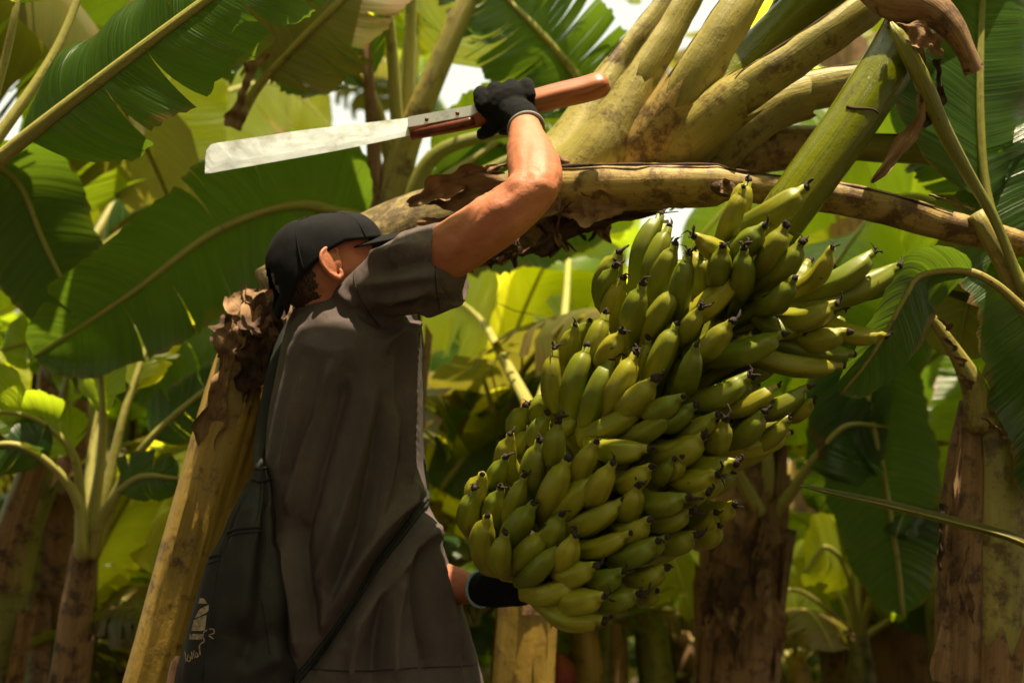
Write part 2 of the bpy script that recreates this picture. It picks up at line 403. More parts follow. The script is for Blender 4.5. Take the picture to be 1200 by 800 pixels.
# ------------------------------------------------------------------ ground
def build_ground():
    n = 90; rng = np.random.RandomState(2)
    s = np.sign(np.linspace(-1, 1, n))*np.abs(np.linspace(-1, 1, n))**2.2*160
    X, Y = np.meshgrid(s, s); Z = 0.05*vnoise(np.stack([X.ravel()*0.7, Y.ravel()*0.7, 0*X.ravel()], 1), 5).reshape(X.shape)*(np.hypot(X, Y) > 1.0)-0.03
    V = np.stack([X.ravel(), Y.ravel()+3, Z.ravel()], 1); F = [(i*n+j, i*n+j+1, (i+1)*n+j+1, (i+1)*n+j) for i in range(n-1) for j in range(n-1)]
    o = obj('ground', (V, F, None), GROUND); o['kind'] = 'structure'; o['label'] = 'brown plantation soil under the banana plants'
build_ground()

# ------------------------------------------------------------------ leaves
def wprof(t):
    return np.minimum(1, (np.maximum(t, 0)/0.14)**0.55)*np.sqrt(np.maximum(0, 1-np.clip((t-0.45)/0.55, 0, 1)**2.3))
def leaf_blade(mid, hw, side, fold=0.15, droop=-0.35, ripple=0.02, tears=(), rows=60, cols=6, seed=0, prof=True, asym=(1, 1), sweep=0.18, gap=0.5, tilt=0.3):
    """mid: points along the midrib; hw: half width (m); side: approx direction of the + half"""
    rng = np.random.RandomState(seed); mid = np.asarray(mid, float); n = len(mid)
    T = nrm(np.gradient(mid, axis=0)); S = np.asarray(side, float)*np.ones((n, 1)); S = nrm(S-T*np.sum(S*T, 1)[:, None]); N = np.cross(T, S)
    N = N*np.where(N[:, 2:3].mean() < 0, -1, 1)
    L = np.concatenate([[0], np.cumsum(np.linalg.norm(np.diff(mid, axis=0), axis=1))]); tt = L/L[-1]
    W = (wprof(tt) if prof else np.ones(n))*hw
    gi = lambda A, t: np.stack([np.interp(t, tt, A[:, k]) for k in range(3)], -1)
    V = []; F = []; UV = []; base = 0
    for sg in (1, -1):
        cuts = [0.0]+sorted(c for c, s in tears if s == sg)+[1.0]
        ph = rng.uniform(0, 6, 4); amp = asym[0] if sg > 0 else asym[1]
        for k in range(len(cuts)-1):
            t0, t1 = cuts[k], cuts[k+1]; r = max(3, int(rows*(t1-t0))+2)
            ex = rng.uniform(-tilt, tilt) if len(cuts) > 2 else 0.0; sq = gap*rng.uniform(0.1, 1) if len(cuts) > 2 else 0
            short = 1-rng.uniform(0, 0.12) if len(cuts) > 2 else 1
            for i in range(r):
                x = i/(r-1)
                for j in range(cols+1):
                    u = j/cols
                    xx = 0.5+(x-0.5)*(1-sq*u**2*0.5); t = t0+(t1-t0)*xx
                    p = gi(mid, t); w = np.interp(t, tt, W)*amp*short*(1+0.03*math.sin(31*t+ph[3])+(0.02*rng.randn() if j == cols else 0)); a = fold+(droop+ex*u)*u
                    s_ = gi(S, t)*sg; nn = gi(N, t); tn = gi(T, t)
                    q = p+s_*(w*u*math.cos(a))+nn*(w*u*math.sin(a))+tn*(w*u*u*sweep)
                    q = q+nn*ripple*u*(math.sin(t*L[-1]*9+ph[0]+u*1.5)*0.6+math.sin(t*L[-1]*23+ph[1])*0.3+0.3*math.sin(t*L[-1]*47+ph[2]))
                    V.append(q); UV.append((0.5+0.5*u*sg, t*L[-1]))
            for i in range(r-1):
                for j in range(cols):
                    b = base+i*(cols+1)+j; f = (b, b+1, b+cols+2, b+cols+1); F.append(f if sg > 0 else f[::-1])
            base += r*(cols+1)
    return np.array(V), F, np.array(UV)
def petiole_mod(th, t):
    return 1-0.16*np.exp(-((np.mod(th+math.pi, 2*math.pi)-math.pi)/0.55)**2)
def add_leaf(plant, ctrl, hw, side, blade_from=0.0, mat=LEAF, pmat=PETG, n=56, r0=0.02, r1=0.004, world=False, cols=7, label=None, **kw):
    """a leaf with its midrib as sub-part. ctrl: (px,py,d) control points or world points."""
    pts = catmull(np.array(ctrl, float) if world else np.array([P(*c) for c in ctrl]), n)
    i0 = int(blade_from*(n-1))
    side = np.asarray(side, float)
    g = leaf_blade(pts[i0:], hw, side, cols=cols, **kw)
    lo = obj('leaf', g, mat, plant, label=label)
    rr = np.interp(np.linspace(0, 1, n), [0, 0.35, 1], [r0, r0*0.6, r1])
    T = nrm(np.gradient(pts[i0:], axis=0))
    obj('midrib', tube(pts, rr, 9, petiole_mod), PETL if pmat is PETG else pmat, lo)
    return lo
def rtears(rng, k, lo=0.05, hi=0.97):
    return [(rng.uniform(lo, hi), 1 if rng.rand() < 0.5 else -1) for _ in range(2*k+2)]

# generic leaves shared by the plants further off: local +X outwards, base at the origin, unit length
PROTO = []
def build_protos():
    for v in range(9):
        rng = np.random.RandomState(40+v)
        a0 = rad([74, 64, 55, 68, 46, 60, 35, 78, 52][v]); a1 = rad([-20, -52, -70, 8, -40, -80, -60, 30, -15][v])
        n = 34; t = np.linspace(0, 1, n); ang = a0+(a1-a0)*t**1.35
        bend = rng.uniform(-0.3, 0.3)
        dx = np.cos(ang)/n; dz = np.sin(ang)/n
        mid = np.stack([np.cumsum(dx), bend*np.cumsum(dx)**2, np.cumsum(dz)], 1); mid -= mid[0]
        i0 = 6
        side = np.stack([np.zeros(n-i0), np.ones(n-i0), rng.uniform(-0.3, 0.3)*np.linspace(0, 1, n-i0)], 1)
        bl = leaf_blade(mid[i0:], rng.uniform(0.125, 0.16), side, fold=0.25, droop=rng.uniform(-0.9, -0.4), ripple=0.006, tears=rtears(rng, [9, 14, 20, 10, 24, 16, 28, 4, 14][v]), rows=44, cols=4, seed=v, gap=0.55, tilt=0.55)
        mr = tube(mid, np.interp(t, [0, 0.3, 1], [0.013, 0.008, 0.002]), 6)
        g = merge(bl, mr); mi = [0]*len(bl[1])+[1]*len(mr[1])
        mats = [[LEAF, LEAFD, LEAFY, LEAF, LEAFB, LEAFD, LEAFB, LEAFY, LEAF][v], PETL]
        PROTO.append(mesh('banana_leaf', g, mats, True, mi))
        PROTO[-1]['k'] = v
build_protos()
PV = []
for pm in PROTO:
    a = np.zeros(len(pm.vertices)*3); pm.vertices.foreach_get('co', a); PV.append(a.reshape(-1, 3)[::5])

# openings where the photograph looks through to the bright sky
WINDOWS = [(708, 38, 42), (545, 343, 30), (595, 325, 16), (648, 352, 24), (822, 582, 22), (60, 648, 24), (18, 80, 26),
           (884, 560, 14), (200, 455, 7), (600, 315, 12), (930, 590, 8), (690, 760, 8), (760, 10, 10), (955, 560, 12), (432, 262, 9), (555, 390, 9), (25, 725, 16), (935, 650, 12), (120, 590, 10), (700, 20, 40)]
def blocks(W):
    x, y, d = PX(W)
    ok = d > 0.3
    for (wx, wy, wr) in WINDOWS:
        if np.any(ok & ((x-wx)**2+(y-wy)**2 < wr*wr)): return True
    return False
FLECK = tuple((P(*q), 0.10) for q in [(330, 60, 4.5), (250, 110, 5.0), (60, 450, 5.0), (200, 480, 5.0), (250, 420, 5.0), (560, 360, 5.0), (620, 380, 5.2), (540, 460, 4.6), (930, 620, 5.0), (990, 680, 5.0), (960, 560, 5.0), (760, 720, 5.0), (690, 770, 5.0), (1060, 150, 4.5),
         (1100, 60, 4.5), (400, 30, 4.5), (620, 40, 4.3), (150, 560, 5.0), (180, 640, 5.0), (30, 600, 5.0), (300, 300, 4.6), (530, 520, 5.5), (860, 640, 6.0), (1050, 640, 5.6), (120, 720, 5.5), (30, 720, 4.6), (1000, 300, 4.3), (700, 330, 5.0)])   # places the sun reaches
def shades(W):
    """would it shade the worker, the bunch or the crown from the sun?"""
    s = np.array(SUNV)
    for c, r in FLECK+((P(430, 330, 2.55), 0.30), (P(600, 200, 2.6), 0.32), (P(810, 380, 2.4), 0.28), (P(900, 250, 2.5), 0.30), (P(780, 180, 2.75), 0.25), (P(850, 80, 2.75), 0.25), (P(1000, 60, 2.65), 0.25), (P(690, 120, 2.85), 0.2), (P(245, 600, 2.92), 0.14), (P(205, 760, 2.9), 0.14), (P(1150, 250, 2.7), 0.16), (P(870, 700, 4.1), 0.15), (P(110, 600, 3.65), 0.16), (P(480, 120, 3.85), 0.15), (P(1005, 690, 4.8), 0.25), (P(200, 130, 4.85), 0.2), (P(560, 390, 4.6), 0.2)):
        v = W-c; t = v @ s
        if np.any((t > 0.15) & (np.linalg.norm(v-np.outer(t, s), axis=1) < r)): return True
    return False
STEM_PROTO = []
def build_stem_protos():
    for v in range(4):
        rng = np.random.RandomState(70+v); n = 16; z = np.linspace(0, 1, n)
        pts = np.stack([0.02*np.sin(z*3+v), 0.02*np.cos(z*2+v)-0.02, z], 1)
        ph = rng.uniform(0, 6, 3)
        g = tube(pts, np.interp(z, [0, 0.15, 0.8, 1], [0.062, 0.050, 0.040, 0.022]), 14, lambda th, t: 1+0.06*np.sin(3*th+ph[0]+2*t)+0.04*np.sin(7*th+ph[1]))
        parts = [g]
        for q in range(4):
            z0 = rng.uniform(0.05, 0.6); zz = np.linspace(z0, min(1, z0+rng.uniform(0.2, 0.4)), 7)
            pp = np.stack([0.02*np.sin(zz*3+v), 0.02*np.cos(zz*2+v)-0.02, zz], 1); a = rng.uniform(0, 6)
            parts.append(shell(pp, np.interp(zz, [0, 0.15, 0.8, 1], [0.066, 0.054, 0.044, 0.03]), a, a+rng.uniform(1, 2), 6, rag=0.06, seed=v*5+q, flare=0.35))
        mi = [0]*len(g[1])
        for p_ in parts[1:]: mi += [1]*len(p_[1])
        STEM_PROTO.append(mesh('pseudostem', merge(*parts), [[STEMG, STEMB, STEM, STEMB][v], DRY if v % 2 else STEMB], True, mi))
build_stem_protos()
STUFF = []
def generic_plant(x, y, h, nl, ll, seed, label, group, name='banana_plant', low=0.0):
    rng = np.random.RandomState(seed)
    pl = thing(name, label, 'banana plant', (x, y, 0), group)
    sm = STEM_PROTO[rng.randint(4)]
    o = bpy.data.objects.new('pseudostem', sm); col.objects.link(o); o.parent = pl; lean = rng.uniform(-0.07, 0.07, 2)
    o.rotation_euler = (lean[0], lean[1], rng.uniform(0, 6)); fat = 1.15+0.5*rng.rand(); o.scale = (h**0.5*fat*1.05, h**0.5*fat*1.05, h)
    top = np.array([h*lean[1], -h*lean[0], h*0.97])
    k = 0
    for i in range(nl):
        v = rng.randint(len(PROTO)); az = i*2.4+rng.uniform(-0.5, 0.5); L = ll*rng.uniform(0.75, 1.15); tl = rng.uniform(-0.2, 0.25)+low
        M = Matrix.Translation(Vector(top)-Vector((0, 0, 0.12*h*rng.rand()))) @ Matrix.Rotation(az, 4, 'Z') @ Matrix.Rotation(tl, 4, 'Y') @ Matrix.Scale(L, 4)
        A = np.array(M); W = PV[v] @ A[:3, :3].T+A[:3, 3]+np.array([x, y, 0])
        px, py, d = PX(W)
        if np.any((d < 2.9) & (d > -0.6) & (np.abs(W[:, 0]) < 1.6) & (W[:, 2] < 2.6)): continue      # would poke into the clearing
        if blocks(W) or shades(W): continue
        o = bpy.data.objects.new('leaf', PROTO[v]); col.objects.link(o); o.parent = pl; o.matrix_local = M; k += 1
    return pl

# ------------------------------------------------------------------ the bent plant that carries the bunch
def ragged_strip(ctrl, hw, side, mat, parent, name, seed=0, n=24, curl=0.9, cols=6, lab=None):
    pts = catmull(np.array([P(*c) for c in ctrl]), n); rng = np.random.RandomState(seed)
    T = nrm(np.gradient(pts, axis=0)); S = np.asarray(side, float)*np.ones((n, 1)); S = nrm(S-T*np.sum(S*T, 1)[:, None]); N = np.cross(T, S)
    V = []; UV = []; F = []
    hw = np.interp(np.linspace(0, 1, n), np.linspace(0, 1, len(hw)), hw)
    ph = rng.uniform(0, 6, 6)
    for i in range(n):
        for j in range(cols+1):
            u = 2*j/cols-1; t = i/(n-1)
            w = hw[i]*(1+0.25*math.sin(t*17+ph[0]+u)+0.07*rng.randn()*(abs(u) > 0.99))
            a = curl*u*(0.7+0.5*math.sin(t*4+ph[1]))
            V.append(pts[i]+S[i]*w*math.sin(a)/max(curl, 0.2)+N[i]*(w*(1-math.cos(a))+0.006*math.sin(u*5+t*9+ph[2])+0.004*math.sin(t*31+ph[3]))); UV.append((u*0.15, t*0.5))
    for i in range(n-1):
        for j in range(cols):
            b = i*(cols+1)+j; F.append((b, b+1, b+cols+2, b+cols+1))
    return obj(name, (np.array(V), F, np.array(UV)), mat, parent, label=lab)

base = P(64, 1250, 3.02); base[2] = -0.03
bent = thing('banana_plant', 'bent-over banana plant with fanned yellow petioles, cut trunk folded behind the worker', 'banana plant', tuple(base))
def rmod(a, k=3, s=0):
    return lambda th, t: 1+a*np.sin(k*th+s+3*t)+0.5*a*np.sin(2*k*th+2*s+9*t)
pb, rb = ppath([(64, 1250, 3.02, .10), (130, 1010, 2.98, .088), (192, 790, 2.93, .078), (245, 590, 2.92, .072), (292, 425, 2.93, .068), (316, 358, 2.95, .040)], 40)
pb[0, 2] = min(pb[0, 2], -0.02)
obj('pseudostem', tube(pb, rb[:, 0], 24, rmod(0.03, 3, 1)), STEM, bent)
pu, ru = ppath([(318, 350, 2.95, .066), (400, 310, 3.0, .078), (500, 272, 2.98, .088), (580, 256, 2.93, .088), (650, 222, 2.89, .078), (720, 190, 2.87, .055)], 36)
obj('pseudostem', tube(pu, ru[:, 0], 24, rmod(0.06, 3, 2)), STEMR, bent, label='folded upper trunk under the torn sheaths')
for q, (t0, t1, a0, a1, mt, fl) in enumerate([(0.0, 0.55, 3.3, 4.6, STEM, .05), (0.1, 0.8, 1.9, 3.2, STEM, .06), (0.45, 0.93, 4.4, 5.9, DRY, .2), (0.2, 0.62, 5.2, 6.6, STEMG, .1), (0.5, 0.97, 2.6, 3.5, STEM, .10)]):
    i0, i1 = int(t0*39), int(t1*39)+1
    obj('leaf_sheath', shell(pb[i0:i1], rb[i0:i1, 0]*1.03+0.002, a0, a1, 10, rag=0.15, seed=q, flare=fl), mt, bent)
# torn dry sheaths where the trunk folds
for q, c in enumerate([[(330, 352, 2.86), (300, 372, 2.84), (270, 400, 2.83), (262, 432, 2.85)], [(345, 345, 2.88), (322, 385, 2.83), (318, 420, 2.83), (305, 436, 2.86)],
                       [(285, 362, 2.84), (312, 378, 2.82), (338, 402, 2.84)], [(265, 395, 2.86), (262, 440, 2.84), (246, 500, 2.86), (240, 545, 2.88)], [(300, 350, 2.86), (280, 375, 2.84), (290, 400, 2.83), (282, 425, 2.84)], [(330, 372, 2.85), (345, 395, 2.84), (350, 430, 2.86)]]):
    ragged_strip(c, [0.02, 0.045, 0.035, 0.01], RIGHT+0.3*UPV, [DRY, DARKDRY, DARKDRY, DRY, DRY, DARKDRY][q], bent, 'torn_sheath', q, curl=1.2)
for q, c in enumerate([[(275, 345, 2.87), (290, 370, 2.84), (276, 398, 2.83), (272, 430, 2.85)], [(262, 368, 2.88), (268, 392, 2.85), (258, 420, 2.86)], [(312, 340, 2.86), (300, 366, 2.83), (318, 396, 2.82), (308, 425, 2.84)], [(345, 352, 2.86), (338, 378, 2.83), (346, 410, 2.84), (334, 440, 2.86)], [(290, 385, 2.84), (302, 408, 2.82), (292, 445, 2.83), (286, 470, 2.85)]]):
    ragged_strip(c, [0.022, 0.04, 0.03, 0.006], RIGHT+0.4*UPV, [DRY, DARKDRY, DRY, DRY, DARKDRY][q], bent, 'torn_sheath', 170+q, curl=1.0)
ragged_strip([(478, 240, 2.86), (520, 222, 2.84), (560, 205, 2.83), (592, 203, 2.84)], [0.008, 0.032, 0.03, 0.006], UPV, DRY, bent, 'torn_sheath', 11, curl=1.3)
ragged_strip([(600, 190, 2.84), (570, 200, 2.83), (540, 205, 2.84)], [0.015, 0.02, 0.006], UPV, DRY, bent, 'torn_sheath', 12, curl=1.4)
ragged_strip([(668, 205, 2.80), (660, 235, 2.78), (652, 268, 2.79)], [0.01, 0.024, 0.006], RIGHT, DRY, bent, 'torn_sheath', 13, curl=1.0)
rng = np.random.RandomState(8)
for q in range(13):      # dark fibres hanging under the trunk
    x = 520+q*16+rng.uniform(-6, 6); y = np.interp(x, [520, 600, 720], [300, 285, 252])
    ragged_strip([(x, y-14, 2.84), (x+rng.uniform(-14, 14), y+6, 2.81), (x+rng.uniform(-26, 22), y+rng.uniform(16, 34), 2.82)], [0.02, 0.022, 0.003], RIGHT+0.2*UPV, [DARKDRY, DARKDRY, DRY][q % 3], bent, 'torn_sheath', 20+q, n=14, curl=0.8)
ragged_strip([(640, 292, 2.83), (690, 262, 2.80), (750, 252, 2.79), (795, 248, 2.79)], [0.02, 0.014, 0.012, 0.004], UPV, DARKDRY, bent, 'torn_sheath', 40, curl=0.8)
for q, c in enumerate([[(500, 235, 2.86), (545, 228, 2.83), (600, 214, 2.80), (640, 200, 2.79)], [(490, 262, 2.88), (540, 256, 2.83), (590, 246, 2.80)], [(520, 282, 2.87), (560, 272, 2.82), (640, 246, 2.79), (662, 236, 2.79)], [(640, 195, 2.80), (668, 192, 2.79), (705, 188, 2.79)], [(655, 250, 2.79), (690, 246, 2.75), (735, 240, 2.72)]]):
    ragged_strip(c, [0.012, 0.034, 0.030, 0.010], UPV, [STEMB, DRY, STEMB, DRY, STEMB][q], bent, 'torn_sheath', 140+q, curl=0.9)
# petioles: fan out of the crown; every one goes on to a blade beyond the frame
def petiole(ctrl, blade, hw, side, mat=PET, seed=0, lab=None, nseg=20, flat=0.72, bmat=LEAF, tears=6):
    pts, rr = ppath(ctrl, 36); rr = rr*(1.0 if seed == 1 else 1.14)
    m = lambda th, t: 1-0.30*np.exp(-((np.mod(th+math.pi, 2*math.pi)-math.pi)/0.8)**2)+0.05*np.cos(3*th+0.5*seed)+0.03*np.sin(2*th+7*t+seed)+0.016*np.sin(9*th+seed)+0.010*np.sin(17*th+2*seed+3*t)
    tg = tube(pts, rr[:, 0], nseg, m, flat=flat, up=(0, 0.3, 1)); tv = tg[0]
    tv = tv+np.stack([vnoise(tv*s, seed+k) for k, s in ((1, 22), (2, 22), (3, 22))], 1)*0.0032+np.stack([vnoise(tv*60, seed+k) for k in (4, 5, 6)], 1)*0.0012
    o = obj('leaf_stalk', (tv, tg[1], tg[2]), mat, bent, label=lab)
    T, A, B = frames(pts, (0, 0.3, 1))
    for s in (-1, 1):
        e = pts+B*(rr[:, :1]*0.93*s)+A*(rr[:, :1]*0.34*flat)
        obj('margin', tube(e[:30], np.interp(np.linspace(0, 1, 30), [0, .3, 1], [.0042, .0028, .0018])*(1+.4*np.sin(np.arange(30)*1.7+seed)), 6), DARKDRY if s > 0 else DRY, o)
    if seed > 1:
        g = shell(pts[:15], rr[:15, 0]*np.linspace(1.14 if seed in (5, 6, 7) else 1.28, 1.02, 15), math.pi/2-1.25, math.pi+0.9, 12, rag=0.05, seed=seed, up=(0, 0.3, 1), flare=0.03)
        obj('sheath', g, [PET, PETO, PET][seed % 3], o)
    if blade:
        q = catmull(np.array([pts[-2]]+[P(*b) if len(b) == 3 else np.array(b[:3]) for b in blade]), 40)
        g = leaf_blade(q, hw, side, fold=0.25, droop=-0.5, ripple=0.02, tears=rtears(np.random.RandomState(seed), tears), seed=seed, rows=46)
        b = obj('blade', g, bmat, o); 
        obj('midrib', tube(q, np.interp(np.linspace(0, 1, 40), [0, 1], [rr[-1, 0]*0.8, 0.004]), 8), PETG, bent)
    return o
petiole([(640, 224, 2.88, .068), (690, 218, 2.80, .061), (760, 215, 2.75, .055), (846, 214, 2.72, .050), (856, 214, 2.72, .037), (1000, 234, 2.72, .036), (1110, 262, 2.74, .034), (1195, 284, 2.78, .032)], [(1280, 320, 2.9), (1420, 420, 3.1), (1520, 620, 3.3)], 0.24, FWD, PETO, 1, 'old yellow leaf stalk with a torn brown sheath end', flat=0.9)
petiole([(655, 200, 2.90, .055), (672, 170, 2.90, .040), (717, 90, 2.93, .028), (784, 0, 2.98, .024), (860, -110, 3.05, .022)], [(960, -220, 3.25), (1050, -260, 3.6), (1120, -230, 4.0)], 0.26, RIGHT, PET, 2)
petiole([(690, 200, 2.85, .055), (708, 172, 2.83, .044), (752, 92, 2.83, .031), (806, 0, 2.87, .027), (850, -90, 2.95, .024)], [(900, -220, 3.2), (940, -300, 3.6), (950, -300, 4.1)], 0.26, RIGHT, PET, 3)
petiole([(730, 212, 2.92, .055), (762, 176, 2.82, .048), (815, 92, 2.76, .042), (872, 0, 2.78, .037), (925, -90, 2.86, .03)], [(1000, -230, 3.1), (1080, -320, 3.5), (1120, -330, 4.0)], 0.28, RIGHT, PET, 4)
petiole([(755, 214, 2.92, .052), (798, 172, 2.80, .045), (864, 115, 2.72, .038), (975, 40, 2.70, .036), (1035, -8, 2.74, .033), (1100, -80, 2.82, .028)], [(1220, -200, 3.1), (1330, -260, 3.5), (1400, -240, 4.0)], 0.28, -UPV+0.5*RIGHT, PET, 5)
petiole([(780, 212, 2.94, .050), (840, 168, 2.86, .046), (912, 118, 2.87, .042), (1020, 98, 2.90, .040), (1100, 92, 2.95, .036), (1230, 90, 3.05, .028)], [(1380, 100, 3.3), (1500, 190, 3.6), (1600, 330, 3.8)], 0.25, UPV, PET, 6)
petiole([(770, 212, 2.90, .05), (830, 184, 2.92, .042), (958, 172, 2.95, .034), (1123, 180, 2.98, .031), (1260, 200, 3.05, .026)], [(1400, 240, 3.3), (1500, 330, 3.5), (1600, 520, 3.8)], 0.25, UPV, PETG, 7)
petiole([(820, 150, 2.95, .05), (880, 70, 3.0, .040), (925, 0, 3.05, .034), (960, -70, 3.1, .03)], [(1020, -180, 3.4), (1060, -230, 3.9), (1060, -200, 4.4)], 0.25, RIGHT, STEMG, 8)
petiole([(850, 140, 3.0, .045), (925, 50, 3.02, .036), (985, 0, 3.05, .033), (1060, -60, 3.1, .03)], [(1180, -150, 3.4), (1260, -170, 3.9), (1300, -120, 4.4)], 0.25, RIGHT, PET, 9)
# broken brown end of the old stalk's sheath
obj('torn_sheath', ball(P(849, 221, 2.675), (.028, .016, .010), np.array([nrm(RIGHT-0.25*UPV), nrm(UPV+0.25*RIGHT), FWD]), 18), DARKDRY, bent, label='dark torn rim on the old leaf stalk')
ragged_strip([(845, 212, 2.66), (856, 224, 2.655), (868, 232, 2.66)], [0.010, 0.014, 0.003], UPV, DRY, bent, 'torn_sheath', 51, n=10)

# ------------------------------------------------------------------ the bunch
AX = [(905, 272, 2.52), (842, 400, 2.50), (772, 500, 2.49), (712, 600, 2.48), (672, 690, 2.47)]
bunch = thing('banana_bunch', 'large bunch of green bananas hanging from a thick wet stalk', 'bananas', tuple(P(712, 600, 2.48)))
pk, rk = ppath([(770, 190, 2.88, .045), (880, 70, 2.98, .046), (1010, -50, 2.95, .047), (1085, -55, 2.78, .048), (1072, 20, 2.63, .048), (1010, 125, 2.56, .047), (950, 210, 2.53, .046), (905, 272, 2.52, .044)], 60)
obj('stalk', tube(pk, rk[:, 0], 24, rmod(0.02, 3, 0.3), up=(0, 0.3, 1)), PEDU, bunch)
axs = catmull(np.array([P(*a) for a in AX]), 40)
obj('core', tube(axs, np.interp(np.linspace(0, 1, 40), [0, 1], [.046, .022]), 16, rmod(0.12, 5, 0)), PEDU, bunch)
# bract scars on the stalk
for (sx, sy, ln) in [(1000, 143, 24)]:
    i = np.argmin([(PX(p)[0]-sx)**2+(PX(p)[1]-sy)**2 for p in pk[30:]])+30
    T, A, B = frames(pk, (0, 0.3, 1)); ths = np.linspace(2.6, 2.6+ln*0.045, 12); c_ = -FWD-T[i]*(-FWD @ T[i]); c_ = nrm(c_); e_ = np.cross(T[i], c_)
    sp = np.array([pk[i]+(c_*math.cos(a)+e_*math.sin(a))*(rk[i, 0]*1.015)+T[i]*0.012*math.sin(3*a) for a in np.linspace(-0.025*ln, 0.025*ln, 12)])
    obj('bract_scar', tube(sp, np.interp(np.linspace(0, 1, 12), [0, .6, 1], [.0012, .003, .004]), 6), DARKDRY, bunch)
REM = []
for v in range(5):
    rng = np.random.RandomState(90+v); gs = [ball((0, 0, 0.002), (0.0088, 0.0080, 0.0075), n=10), ball((0.003, 0.002, 0.006), (0.005, 0.004, 0.006), n=8)]
    for q in range(rng.randint(1, 4)):
        a = rng.uniform(0, 6.28); L = rng.choice([0.009, 0.013, 0.018, 0.032]); b = rng.uniform(0.2, 1.1)
        c = np.array([[0, 0, 0.002], [math.cos(a)*L*0.45*b, math.sin(a)*L*0.45*b, L*0.5], [math.cos(a+0.8)*L*b, math.sin(a+0.8)*L*b, L*(0.9-0.4*rng.rand())]])
        gs.append(tube(catmull(c, 6), np.linspace(0.0040, 0.0014, 6), 5))
    V, F, U = merge(*gs); V = V+0.0028*vnoise(V*260, v)[:, None]
    REM.append(mesh('flower_remnant', (V, F, None), BLACKTIP))
FN = [0]
def finger(root, basep, tip, R, seed, bow):
    rng = np.random.RandomState(seed)
    d = nrm(tip-basep); mid = (basep+tip)/2+bow
    ctl = np.array([list(root)+[.0085], list(root*0.55+basep*0.45)+[.011], list(basep)+[R*0.78], list(basep*0.72+mid*0.28)+[R*0.95], list(mid)+[R*1.06], list(mid*0.50+tip*0.50+bow*0.22)+[R*0.95], list(mid*0.25+tip*0.75+bow*0.10)+[R*0.70], list(tip-d*0.012)+[R*0.42], list(tip)+[R*0.36]])
    s = catmull(ctl, 25); s[:, 3] = np.clip(s[:, 3], .006, 1)
    ph = rng.uniform(0, 6.28)
    g = tube(s[:, :3], s[:, 3], 20, lambda th, t: 1+0.075*np.cos(5*(th+ph))+0.03*np.cos(2*th+ph*3)+0.022*np.cos(10*(th+ph)), up=(0.3, 0.2, 1))
    o = obj('banana', g, BANANA, bunch)
    td = Vector(nrm(s[-1, :3]-s[-4, :3])); r = bpy.data.objects.new('flower_remnant', REM[rng.randint(5)]); col.objects.link(r); r.parent = o
    r.location = Vector(s[-1, :3]-ORG[bunch.name]); r.rotation_euler = td.to_track_quat('Z', 'Y').to_euler(); r.rotation_euler.rotate_axis('Z', rng.uniform(0, 6)); k = rng.uniform(0.7, 1.1)*R/0.024; r.scale = (k, k, k)
    return o
FING = """850 277 871 220;888 256 944 220;860 293 896 265;891 307 921 265;905 324 940 284;942 331 975 291;954 335 1024 296;958 347 1052 312;987 340 1066 311;898 354 931 326;921 370 980 356;935 387 994 389;968 373 1038 394;
893 368 942 391;847 415 917 392;917 400 1000 415;889 415 987 429;842 321 847 289;856 293 814 277;868 335 872 291;809 373 868 321;751 326 774 251;763 340 784 265;774 340 791 286;795 359 807 298;714 345 725 296;
718 349 721 312;725 373 730 326;744 387 753 333;763 387 793 338;830 340 823 298;800 391 821 361;765 438 793 380;800 452 816 405;819 410 858 377;819 468 877 440;847 475 912 452;879 478 947 454;912 475 954 470;
852 510 895 482;872 517 925 490;842 520 926 507;830 517 850 492;800 500 840 486;775 490 815 475;780 530 824 511;782 545 799 535;810 535 862 542;795 552 840 556;657 482 650 409;675 430 674 381;690 400 691 376;
697 440 710 367;672 480 689 405;693 492 716 421;717 478 745 414;712 425 729 389;757 445 760 397;732 480 767 444;697 505 754 477;740 510 792 482;705 522 760 526;762 478 800 465;762 522 800 518;612 508 616 475;
635 495 643 460;637 520 641 485;655 545 654 494;660 500 680 490;616 527 620 503;605 554 598 509;628 575 632 517;589 572 592 536;585 612 587 572;567 590 565 556;560 620 556 572;605 609 614 558;643 594 665 538;
676 558 698 518;654 601 698 556;694 580 718 543;672 616 730 587;730 598 748 569;603 630 625 590;574 652 571 605;592 661 592 625;612 656 640 623;643 634 658 603;620 674 656 640;658 658 674 627;629 692 678 683;
665 694 707 699;647 706 707 727;661 667 698 663;694 671 730 670;683 640 738 625;730 616 761 609;723 645 770 634;740 640 781 630;730 560 763 547;767 551 790 538;770 522 821 514;756 580 806 583;796 565 830 576;
821 587 861 592;763 601 810 600;810 600 839 601;770 624 815 627;810 620 843 616;738 668 781 665;701 690 748 696;745 685 770 692"""
axw = catmull(np.array([P(*a) for a in AX]), 160); axp = np.array([PX(p) for p in axw])
BACK = {(893, 368), (830, 340), (757, 445), (635, 495), (612, 508), (690, 400), (987, 340), (762, 522), (660, 500), (637, 520), (616, 527)}
SEGS = np.array([[float(x) for x in q.split()] for q in FING.replace('\n', '').split(';')])
def inside_bunch(*pts):
    for p in pts:
        x, y, _ = PX(p); d = np.min([np.hypot(SEGS[:, 0]*(1-t)+SEGS[:, 2]*t-x, SEGS[:, 1]*(1-t)+SEGS[:, 3]*t-y).min() for t in (0, .25, .5, .75, 1)])
        if d > 13: return False
    return True
